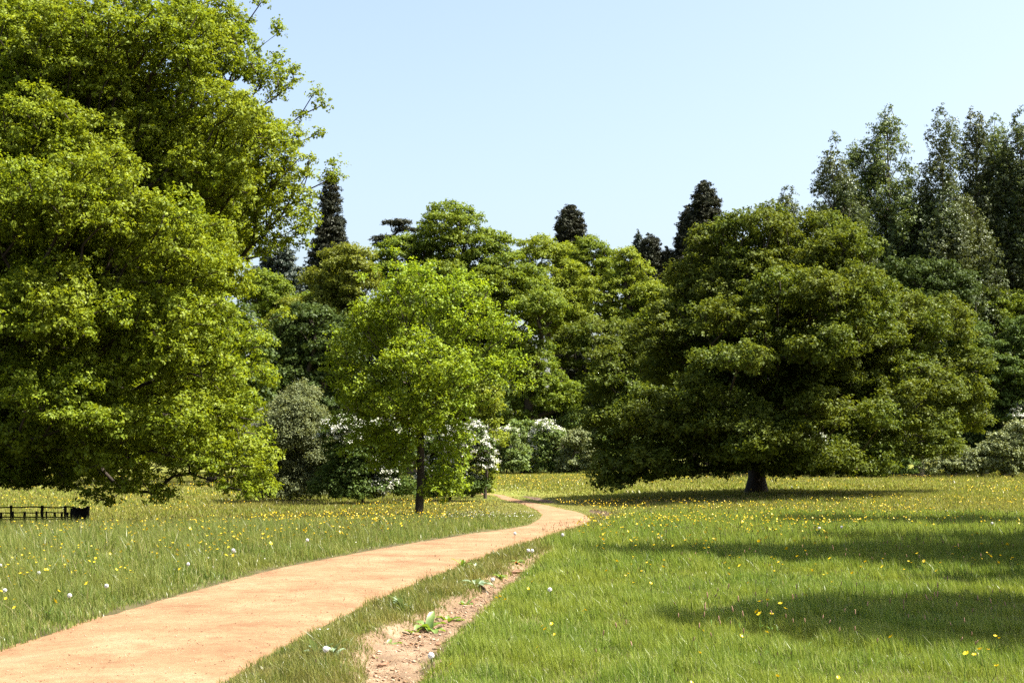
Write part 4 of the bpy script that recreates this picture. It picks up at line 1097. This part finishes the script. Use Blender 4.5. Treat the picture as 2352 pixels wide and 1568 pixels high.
for (dx, dy, z) in spots:
    g = ground_hit(dx, dy + (0 if z in ('lone',) else 6))
    # the bloom, not the foot, was measured: step towards the camera by the stalk's height
    hh = .22 if z != 'lone' else .17
    r = ray(dx, dy); t = (EYE - (gz(g[0], g[1]) + hh)) / -r[2] if r[2] < 0 else g[1]
    x, y = r[0] * t, r[1] * t
    if edge_gap(np.array([x]), np.array([y]), PL, PR)[0] < .12: continue
    k = 0 if z == 'lone' else int(rng.integers(0, 3))
    put(protos, used, k, x, y, (.75 if z == 'lone' else 1.0) * rng.uniform(.85, 1.25) * (1 + .25 * (y > 20)), BCL[z], 'flower', BCG[z]); nb += 1
print('buttercups', nb)

# the thousands further off: one uncountable scatter of blooms
def bloom_scatter(x, y, z, d, rng, tilt=.5):
    n = len(x); a = rng.uniform(0, 6.28, n)
    N = unit(rng.normal(size=(n, 3)) * tilt + np.array([0, -.3, 1])); U = unit(np.cross(N, np.stack([np.cos(a), np.sin(a), 0 * a], 1))); W = np.cross(N, U)
    P = np.stack([x, y, z], 1); V = []
    for k in range(5):
        b = k * 1.2566; V.append(P + (U * math.cos(b) + W * math.sin(b)) * d[:, None] * .5 + N * d[:, None] * .16)
    V.append(P)
    V = np.stack(V, 1).reshape(-1, 3)
    T = np.array([(5, k, (k + 1) % 5) for k in range(5)])
    return V, (T[None] + (np.arange(n) * 6)[:, None, None]).reshape(-1, 3)
BV = []; BF = []; bo = 0
for (y0, y1, dn, d) in ((17, 28, 7, .032), (28, 42, 8.5, .037), (42, 62, 4.5, .042), (62, 120, 2.0, .055)):
    x, y = scatter(y0, y1, dn, rng)
    g = np.minimum(edge_gap(x, y, PL, PR), edge_gap(x, y, SL, SR)); pt = vnoise(x, y, 5.0, 51) * .6 + vnoise(x, y, 1.4, 52) * .4
    px = 512 + x / y * F
    zone = np.where(x < np.interp(y, *PL), smooth(g, .8, 3.0) * (1 + .9 * smooth(y, 24, 30) * (1 - smooth(y, 44, 50))), smooth(y, 24, 32) * (1 - .75 * smooth(px, 780, 980) * (1 - smooth(y, 40, 60))))
    ok = (g > .2) & (rng.random(len(x)) < zone * smooth(pt, .46, .62)) & ~((x > np.interp(y, *PL)) & (y < 24))
    x, y = x[ok], y[ok]
    V, T = bloom_scatter(x, y, base_z(x, y) + rng.uniform(.17, .3, len(x)), d * rng.uniform(.7, 1.3, len(x)), rng)
    BV.append(V); BF.append(T + bo); bo += len(V)
tag(mesh_obj('buttercup_drift', np.concatenate(BV), [np.concatenate(BF)], M_BUT), 'drifts of distant yellow buttercups colouring the meadow', 'flowers', kind='stuff')
# white clover and daisies along the shaded side of the path bend
x = []; 
rngc = np.random.default_rng(95)
P_c = np.array([ground_hit(rngc.uniform(1000, 1230), rngc.uniform(1180, 1196))[:2] for k in range(150)] + [ground_hit(rngc.uniform(560, 760), rngc.uniform(1395, 1480))[:2] for k in range(10)] + [ground_hit(rngc.uniform(100, 900), rngc.uniform(1230, 1330))[:2] for k in range(60)])
g = edge_gap(P_c[:, 0], P_c[:, 1], PL, PR); P_c = P_c[g > .15]
V, T = bloom_scatter(P_c[:, 0], P_c[:, 1], base_z(P_c[:, 0], P_c[:, 1]) + .12, .02 + .015 * rngc.random(len(P_c)), rngc)
tag(mesh_obj('white_clover', V, [T], M_CLOCK), 'tiny white clover and daisy flecks in the grass by the path bend', 'flowers', kind='stuff')

# dandelion clocks
def clock(h, d, seed):
    r = np.random.default_rng(seed)
    root = empty('dandelion_clock', (0, 0, 0))
    mb, P = stem_mesh(h, .0026, (r.uniform(-.03, .03), .01)); mb.build('stem', M_STEM, root)
    n = 260; i = np.arange(n) + .5; ph = np.arccos(1 - 2 * i / n); th = np.pi * (1 + 5 ** .5) * i
    D = np.stack([np.cos(th) * np.sin(ph), np.sin(th) * np.sin(ph), np.cos(ph)], 1); c = P[-1] + np.array([0, 0, d * .45])
    U = unit(np.cross(D, [[.3, .2, .9]])); W = np.cross(D, U)
    V = []; R_ = d / 2
    for k in range(4):
        b = k * math.pi / 2; V.append(c + D * R_ * (1.0) + (U * math.cos(b) + W * math.sin(b)) * R_ * .16)
    V.append(c + D * R_ * .72)
    V = np.stack(V, 1).reshape(-1, 3)
    T = np.array([(4, 0, 1), (4, 1, 2), (4, 2, 3), (4, 3, 0)]); T = (T[None] + (np.arange(n) * 5)[:, None, None]).reshape(-1, 3)
    mesh_obj('seed_head', V, [T], M_CLOCK, root)
    cm = MB(); cm.tube([c + (0, 0, -d * .12), c + (0, 0, -d * .02), c + (0, 0, d * .1)], [d * .06, d * .12, d * .03], 6); cm.build('seed_core', M_CORE, root)
    return root
cp = [clock(.24, .042, 1)]; cu = [False]
CL = [((997, 1517), 'large white dandelion clock right of the furrow, nearest the bottom of the photo'),
      ((748, 1485), 'white dandelion clock on the verge left of the furrow, nearest the bottom of the photo'),
      ((1270, 1346), 'lone white dandelion clock in the green lawn right of the furrow'),
      ((1219, 1257), 'left one of two dandelion clocks side by side above the top of the furrow'),
      ((1225, 1262), 'right one of two dandelion clocks side by side above the top of the furrow'),
      ((1183, 1242), 'dandelion clock standing against the path edge where the verge narrows'),
      ((1294, 1246), 'dandelion clock on a tall stalk at the far end of the furrow'),
      ((1134, 1358), 'half-hidden dandelion clock beside buttercups on the right furrow rim'),
      ((832, 1251), 'tiny dandelion clock on the far edge of the path, middle of its length'),
      ((433, 1297), 'brightest dandelion clock in the meadow left of the path'),
      ((317, 1345), 'dandelion clock near the lower left grass edge, below the brightest one'),
      ((263, 1366), 'faint dandelion clock close to the path edge at the lower left'),
      ((85, 1317), 'dandelion clock second from the left edge of the photo'),
      ((5, 1300), 'dandelion clock at the very left edge of the photo, upper one'),
      ((4, 1355), 'dandelion clock at the very left edge of the photo, lower one'),
      ((533, 1274), 'small dandelion clock in tall grass right of the brightest one'),
      ((1881, 1226), 'left one of two dandelion clocks in the bright meadow strip above the long shadow'),
      ((1937, 1223), 'right one of two dandelion clocks in the bright meadow strip above the long shadow'),
      ((2279, 1214), 'dandelion clock near the right edge inside the upper shadow streak')]
for (p_, lab) in CL:
    r = ray(*p_); g = ground_hit(*p_); t = (EYE - (gz(g[0], g[1]) + .26)) / -r[2]
    x, y = r[0] * t, r[1] * t
    if edge_gap(np.array([x]), np.array([y]), PL, PR)[0] < .05: x = float(np.interp(y, *PL)) - .12
    put(cp, cu, 0, x, y, 1.0 + .2 * (y > 18), lab, 'dandelion', 'dandelion clocks', tilt=.06)

# pinkish foxtail spikes standing up out of the lawn
def foxtail(seed, h):
    r = np.random.default_rng(seed); root = empty('foxtail_spike', (0, 0, 0))
    mb, P = stem_mesh(h, .0016, (r.uniform(-.05, .05), r.uniform(-.03, .03)))
    for k in range(2):
        a = r.uniform(0, 6.28); q = P[1] * (.6 + .5 * k); c, s = math.cos(a), math.sin(a)
        mb.add([q, q + (c * .05 - s * .003, s * .05 + c * .003, .05), q + (c * .10, s * .10, .05), q + (c * .05 + s * .003, s * .05 - c * .003, .046)], [(0, 1, 2, 3)])
    mb.build('stem', M_STEM, root)
    sp = MB(); d = unit((P[-1] - P[-2])[None])[0]; L = r.uniform(.04, .06)
    t = np.linspace(0, 1, 6); sp.tube(P[-1] - d * .005 + d[None] * (t * L)[:, None], .0055 * np.sin(np.pi * np.clip(t * .9 + .08, 0, 1)) ** .6, 5); sp.build('spike', M_FOX, root)
    return root
fp = [foxtail(k, h) for k, h in ((1, .30), (2, .36), (3, .26))]; fu = [False] * 3
rng = np.random.default_rng(97)
FS = []
for k in range(62): FS.append((rng.uniform(1560, 2345), rng.uniform(1385, 1480) + 22, 'pinkish foxtail spike rising out of the nearest shadow band on the lawn', 'foxtails in the nearest shadow'))
for k in range(60): FS.append((rng.uniform(1500, 2345), rng.uniform(1275, 1325), 'pinkish foxtail spike standing at the lit rim of the middle shadow band', 'foxtails along the middle shadow'))
for k in range(22): FS.append((rng.uniform(1300, 2300), rng.uniform(1490, 1560), 'pinkish foxtail spike in the sunlit grass at the bottom right of the photo', 'foxtails in the foreground grass'))
for (dx, dy, lab, gr) in FS:
    g = ground_hit(dx, dy); put(fp, fu, int(rng.integers(0, 3)), g[0], g[1], rng.uniform(.7, 1.1), lab, 'flower spike', gr, tilt=.12)

# ------------------------------------------------------------------ broad-leaved weeds on the verge, stone, fallen leaves
M_DOCK = leaf_mat('dock_leaf', (.12, .22, .02), (.17, .28, .03), (.22, .33, .04), trans=.45, gloss=.08, patch=.3)
M_DOCKS = leaf_mat('grey_dock_leaf', (.10, .17, .06), (.16, .24, .11), (.25, .33, .2), trans=.3, gloss=.12, patch=.3)
M_DEAD = leaf_mat('orange_dead_leaf', (.45, .14, .03), (.60, .22, .04), (.75, .38, .08), trans=.35, gloss=.05, tint=(1, .7, .4), patch=0)
def broad_leaf(mb, base, az, el, L, W, rng, curl=.5):
    n = 6; c, s = math.cos(az), math.sin(az)
    rows = []
    p = np.array(base, float); e = el
    for k in range(n + 1):
        t = k / n
        w = W * math.sin(math.pi * min(1, t * .92 + .06)) ** .8 * (1 if t > .15 else .35)
        side = np.array([-s, c, 0]); upv = np.array([-math.sin(e) * c, -math.sin(e) * s, math.cos(e)])
        wav = .12 * W * math.sin(t * 9 + az * 3)
        rows += [p - side * w / 2 + upv * (w * .22 + wav), p - upv * 0, p + side * w / 2 + upv * (w * .22 - wav)]
        p = p + np.array([math.cos(e) * c, math.cos(e) * s, math.sin(e)]) * L / n; e -= curl / n * 2
    F = []
    for k in range(n):
        for j in range(2): F.append((k * 3 + j, k * 3 + j + 1, (k + 1) * 3 + j + 1, (k + 1) * 3 + j))
    mb.add(rows, F)
def weed(dx, dy, label, n, L, mat, seed, el=1.0, dead=0, wr=.36):
    L *= 1.2; wr *= .7; n += 3
    r = np.random.default_rng(seed); g = ground_hit(dx, dy); root = empty('dock_plant', (g[0], g[1], gz(g[0], g[1])))
    tag(root, label, 'weed')
    for k in range(n):
        mb = MB(); broad_leaf(mb, (r.normal() * .008, r.normal() * .008, .0), k * 2.4 + r.normal() * .4, el * r.uniform(.65, 1.2), L * r.uniform(.65, 1.1), L * wr * r.uniform(.8, 1.2), r, curl=r.uniform(.3, 1.0)); mb.build('leaf', mat, root, True)
    for k in range(dead):
        mb = MB(); broad_leaf(mb, (r.normal() * .03, r.normal() * .03, .02), r.uniform(0, 6.28), .2, L * .6, L * .3, r, .8); o = mb.build('leaf', M_DEAD, root, True); o['label'] = 'withered orange leaf'
weed(985, 1428, 'tallest bright yellow-green dock plant at the left rim of the furrow', 6, .24, M_DOCK, 1, 1.15, 2, .42)
weed(1030, 1408, 'bright dock plant with an upright folded leaf, right of the tallest one', 6, .17, M_DOCK, 2, 1.1, 0, .42)
weed(1095, 1345, 'silvery green weed with spreading leaves at the edge of the furrow', 8, .21, M_DOCKS, 3, .8, 1, .36)
weed(925, 1405, 'dark green curled weed on the verge left of the tallest dock', 5, .2, M_DOCKS, 4, 1.2, 0, .36)
weed(895, 1458, 'lime green weed with an orange withered leaf at its foot', 5, .14, M_DOCK, 5, 1.0, 2, .45)
weed(832, 1560, 'low green weed at the bottom edge of the photo beside the furrow', 7, .12, M_DOCK, 6, .6, 0, .45)
weed(725, 1512, 'upright pale-leaved weed in the grass of the verge, lower left', 4, .2, M_DOCKS, 7, 1.25, 0, .3)
weed(770, 1508, 'single dark dock leaf standing in the verge near the bottom of the photo', 2, .18, M_DOCKS, 8, 1.2, 0, .28)
weed(1055, 1404, 'small weed with orange dead leaves lying on the earth of the furrow', 3, .1, M_DOCK, 9, .7, 3, .5)
weed(1063, 1305, 'narrow upright leaf of a weed against the sandy path, upper verge', 2, .2, M_DOCK, 10, 1.35, 0, .25)
weed(1092, 1308, 'grey-green weed on the verge just right of the narrow upright leaf', 4, .15, M_DOCKS, 11, 1.1, 0, .36)
weed(1120, 1383, 'small spreading green weed on the right half of the earth strip', 5, .09, M_DOCK, 12, .6, 0, .45)
weed(1190, 1293, 'plant with orange-red withered leaves behind the flat stone', 3, .12, M_DOCK, 13, .8, 4, .45)
weed(1390, 1186, 'low light green weed beside the dark bank at the path bend', 7, .2, M_DOCK, 14, .8, 0, .4)
weed(950, 1436, 'bright green weed between the lime green weed and the tallest dock', 5, .13, M_DOCK, 16, 1.0, 1, .45)
weed(1068, 1372, 'light green dock on the rim between the folded-leaf dock and the silvery weed', 5, .15, M_DOCK, 17, 1.0, 0, .42)
weed(862, 1490, 'ragged green weed at the furrow rim below the lime green weed', 5, .11, M_DOCK, 18, .8, 1, .4)
weed(1148, 1322, 'small green weed at the furrow rim left of the flat stone', 5, .13, M_DOCK, 19, .9, 0, .4)
weed(940, 1462, 'tiny grassy rosette in the bare earth near the lime green weed', 7, .09, M_DOCKS, 15, .6, 0, .2)

def stone(dx, dy, label, sx, sy, sz, seed, rot=0.0, mat=None, name='stone'):
    g = ground_hit(dx, dy); r = np.random.default_rng(seed)
    bm = __import__('bmesh').new(); __import__('bmesh').ops.create_icosphere(bm, subdivisions=3, radius=1)
    for v in bm.verts:
        c = v.co; k = 1 + .16 * math.sin(c.x * 3.1 + seed) * math.sin(c.y * 4.2 + 1) + .10 * math.sin(c.z * 6 + c.x * 5) + r.normal() * .02
        c.x = math.copysign(abs(c.x) ** .8, c.x); v.co = c * k; v.co.x *= sx; v.co.y *= sy; v.co.z *= sz
    me = bpy.data.meshes.new(name); bm.to_mesh(me); bm.free(); me.materials.append(mat)
    o = bpy.data.objects.new(name, me); o.location = (g[0], g[1], base_z(g[0], g[1]) - .05 + sz * .6); o.rotation_euler = (.12, -.22, rot); COL.objects.link(o)
    tag(o, label, 'stone'); return o
M_ROCK = solid_mat('sandstone', [(.3, (.22, .11, .06)), (.55, (.42, .24, .14)), (.75, (.55, .36, .23))], 9, .9, .6, 30, bdist=.01)
stone(1187, 1306, 'flat reddish-brown stone lying in the upper end of the furrow', .105, .05, .028, 1, -.35, M_ROCK)
stone(1006, 1466, 'small dark stone in the middle of the furrow', .03, .02, .014, 2, .3, M_ROCK)
stone(955, 1425 + 20, 'small brown stone on the earth below the tallest dock', .03, .022, .016, 3, .9, M_ROCK)
stone(1020, 1418, 'brown pebble at the edge of the earth by the dock with the folded leaf', .035, .025, .02, 4, .1, M_ROCK)
stone(880, 1536 - 25, 'flat dark clod in the lower part of the furrow', .045, .022, .012, 5, .2, M_ROCK)
stone(1205, 1312, 'small dark pebble right of the flat reddish-brown stone', .016, .012, .012, 6, .2, M_ROCK)

# ------------------------------------------------------------------ the park railing at the left
YF = 44.0
def zt(dx, dy, Y): return at(dx, dy, Y)
def railing(name, label, post_cols, top, rails, Y, post_r, rail_r, ext_left, right, group=None):
    root = empty(name, (at(right, 1180, Y)[0], Y, gz(at(right, 1180, Y)[0], Y))); tag(root, label, 'fence')
    rt = np.array(root.location)
    r = np.random.default_rng(int(Y * 10))
    for dx in post_cols:
        p = at(dx, top, Y); b = gz(p[0], Y) - .1
        mb = MB(); zz = np.linspace(b, p[2] + r.uniform(-.02, .03), 5)
        mb.tube(np.stack([p[0] + r.normal(size=5) * .006, Y + r.normal(size=5) * .006, zz], 1) - rt, post_r * r.uniform(.85, 1.2), 6)
        mb.build('post', WOOD, root)
    x1 = at(right, top, Y)[0]
    for dy in rails:
        z = at(right, dy, Y)[2]; n = 14
        t = np.linspace(0, 1, n); xs_ = ext_left + (x1 - ext_left) * t
        mb = MB(); mb.tube(np.stack([xs_, np.full(n, Y - post_r - rail_r * .6), z + r.normal(size=n) * .008], 1) - rt, rail_r, 5)
        mb.build('rail', WOOD, root)
    return root
railing('wooden_fence', 'tall front rails and posts of the dark fence under the huge oak', [26, 97, 150, -45], 1161, [1163.5, 1186.5], YF, .045, .022, -16.7, 175)
railing('wooden_fence', 'low rear fence with short close posts seen through the front rails', [57, 84, 107, 126, 142, 155, 30, 3, -30, -70], 1174.5, [1176, 1191], 49.5, .04, .02, -21.0, 164)
root = empty('stock_fence', (at(185, 1180, YF)[0], YF, gz(at(185, 1180, YF)[0], YF))); tag(root, 'dense dark cluster of upright stakes ending the fence at its right', 'fence')
rt = np.array(root.location); r = np.random.default_rng(4)
x0, x1 = at(166, 1180, YF)[0], at(201, 1180, YF)[0]
xr = at(164, 1180, YF + 5.5)[0]
posts = [(x1, YF, 1162, .06), (x1 - .12, YF + .1, 1163, .05)]
for k in range(19):
    t = (k + r.uniform(.2, .8)) / 19; posts.append((x1 + (xr - x1) * t, YF + 5.5 * t, 1164 + r.uniform(-1, 5) + 2 * t, r.uniform(.04, .075)))
for (px_, py_, dy, pr_) in posts:
    b = gz(px_, py_) - .1; top = at(180, dy, py_)[2] + r.normal() * .02; k = 5
    mb = MB(); mb.tube(np.stack([px_ + r.normal(size=k) * .012, py_ + r.normal(size=k) * .01, np.linspace(b, top, k)], 1) - rt, pr_, 6); mb.build('stake', WOOD, root)
for dy in (1166, 1180, 1190):
    a_, b_ = at(180, dy, YF), at(180, dy + 3, YF + 5.5)
    mb = MB(); mb.tube(np.array([(x1 + .05, YF, a_[2]), ((x1 + xr) / 2 + .06, YF + 2.75, (a_[2] + b_[2]) / 2), (xr + .05, YF + 5.5, b_[2])]) - rt, .022, 5); mb.build('rail', WOOD, root)

# ------------------------------------------------------------------ camera, light, sky
cam = bpy.data.cameras.new('camera'); cam.lens = F / 1024 * 36; cam.sensor_width = 36; cam.clip_end = 4000; cam.clip_start = .1
co = bpy.data.objects.new('camera', cam); co.location = (0, 0, EYE); co.rotation_euler = (math.pi / 2 + PITCH, 0, 0); COL.objects.link(co); S.camera = co
sd = bpy.data.lights.new('sun', 'SUN'); sd.energy = 5.0; sd.angle = math.radians(.53); sd.color = (1, .95, .86)
so_ = bpy.data.objects.new('sun', sd)
dirv = Vector((math.cos(SUN_AZ) * math.cos(SUN_EL), math.sin(SUN_AZ) * math.cos(SUN_EL), math.sin(SUN_EL)))
so_.rotation_euler = dirv.to_track_quat('Z', 'Y').to_euler(); so_.location = (30, 0, 40); COL.objects.link(so_)
W = bpy.data.worlds.new('World'); S.world = W; W.use_nodes = True
nt = W.node_tree; nt.nodes.clear()
sky = nt.nodes.new('ShaderNodeTexSky'); sky.sky_type = 'NISHITA'; sky.sun_disc = False
sky.sun_elevation = SUN_EL; sky.sun_rotation = math.pi / 2 - SUN_AZ
sky.air_density = 1.0; sky.dust_density = 4.4; sky.ozone_density = .0
bg = nt.nodes.new('ShaderNodeBackground'); bg.inputs['Strength'].default_value = .091
wo = nt.nodes.new('ShaderNodeOutputWorld'); nt.links.new(sky.outputs[0], bg.inputs['Color']); nt.links.new(bg.outputs[0], wo.inputs['Surface'])
S.view_settings.view_transform = 'Standard'; S.view_settings.look = 'None'; S.view_settings.exposure = 1.85; S.view_settings.gamma = 1
S.render.engine = 'CYCLES'
c = S.cycles; c.max_bounces = 5; c.diffuse_bounces = 3; c.glossy_bounces = 2; c.transmission_bounces = 3; c.transparent_max_bounces = 4; c.caustics_reflective = False; c.caustics_refractive = False
c.use_denoising = False; c.use_adaptive_sampling = False; c.sample_clamp_indirect = 4; c.pixel_filter_type = 'BLACKMAN_HARRIS'; c.filter_width = 1.5
S.render.use_persistent_data = False
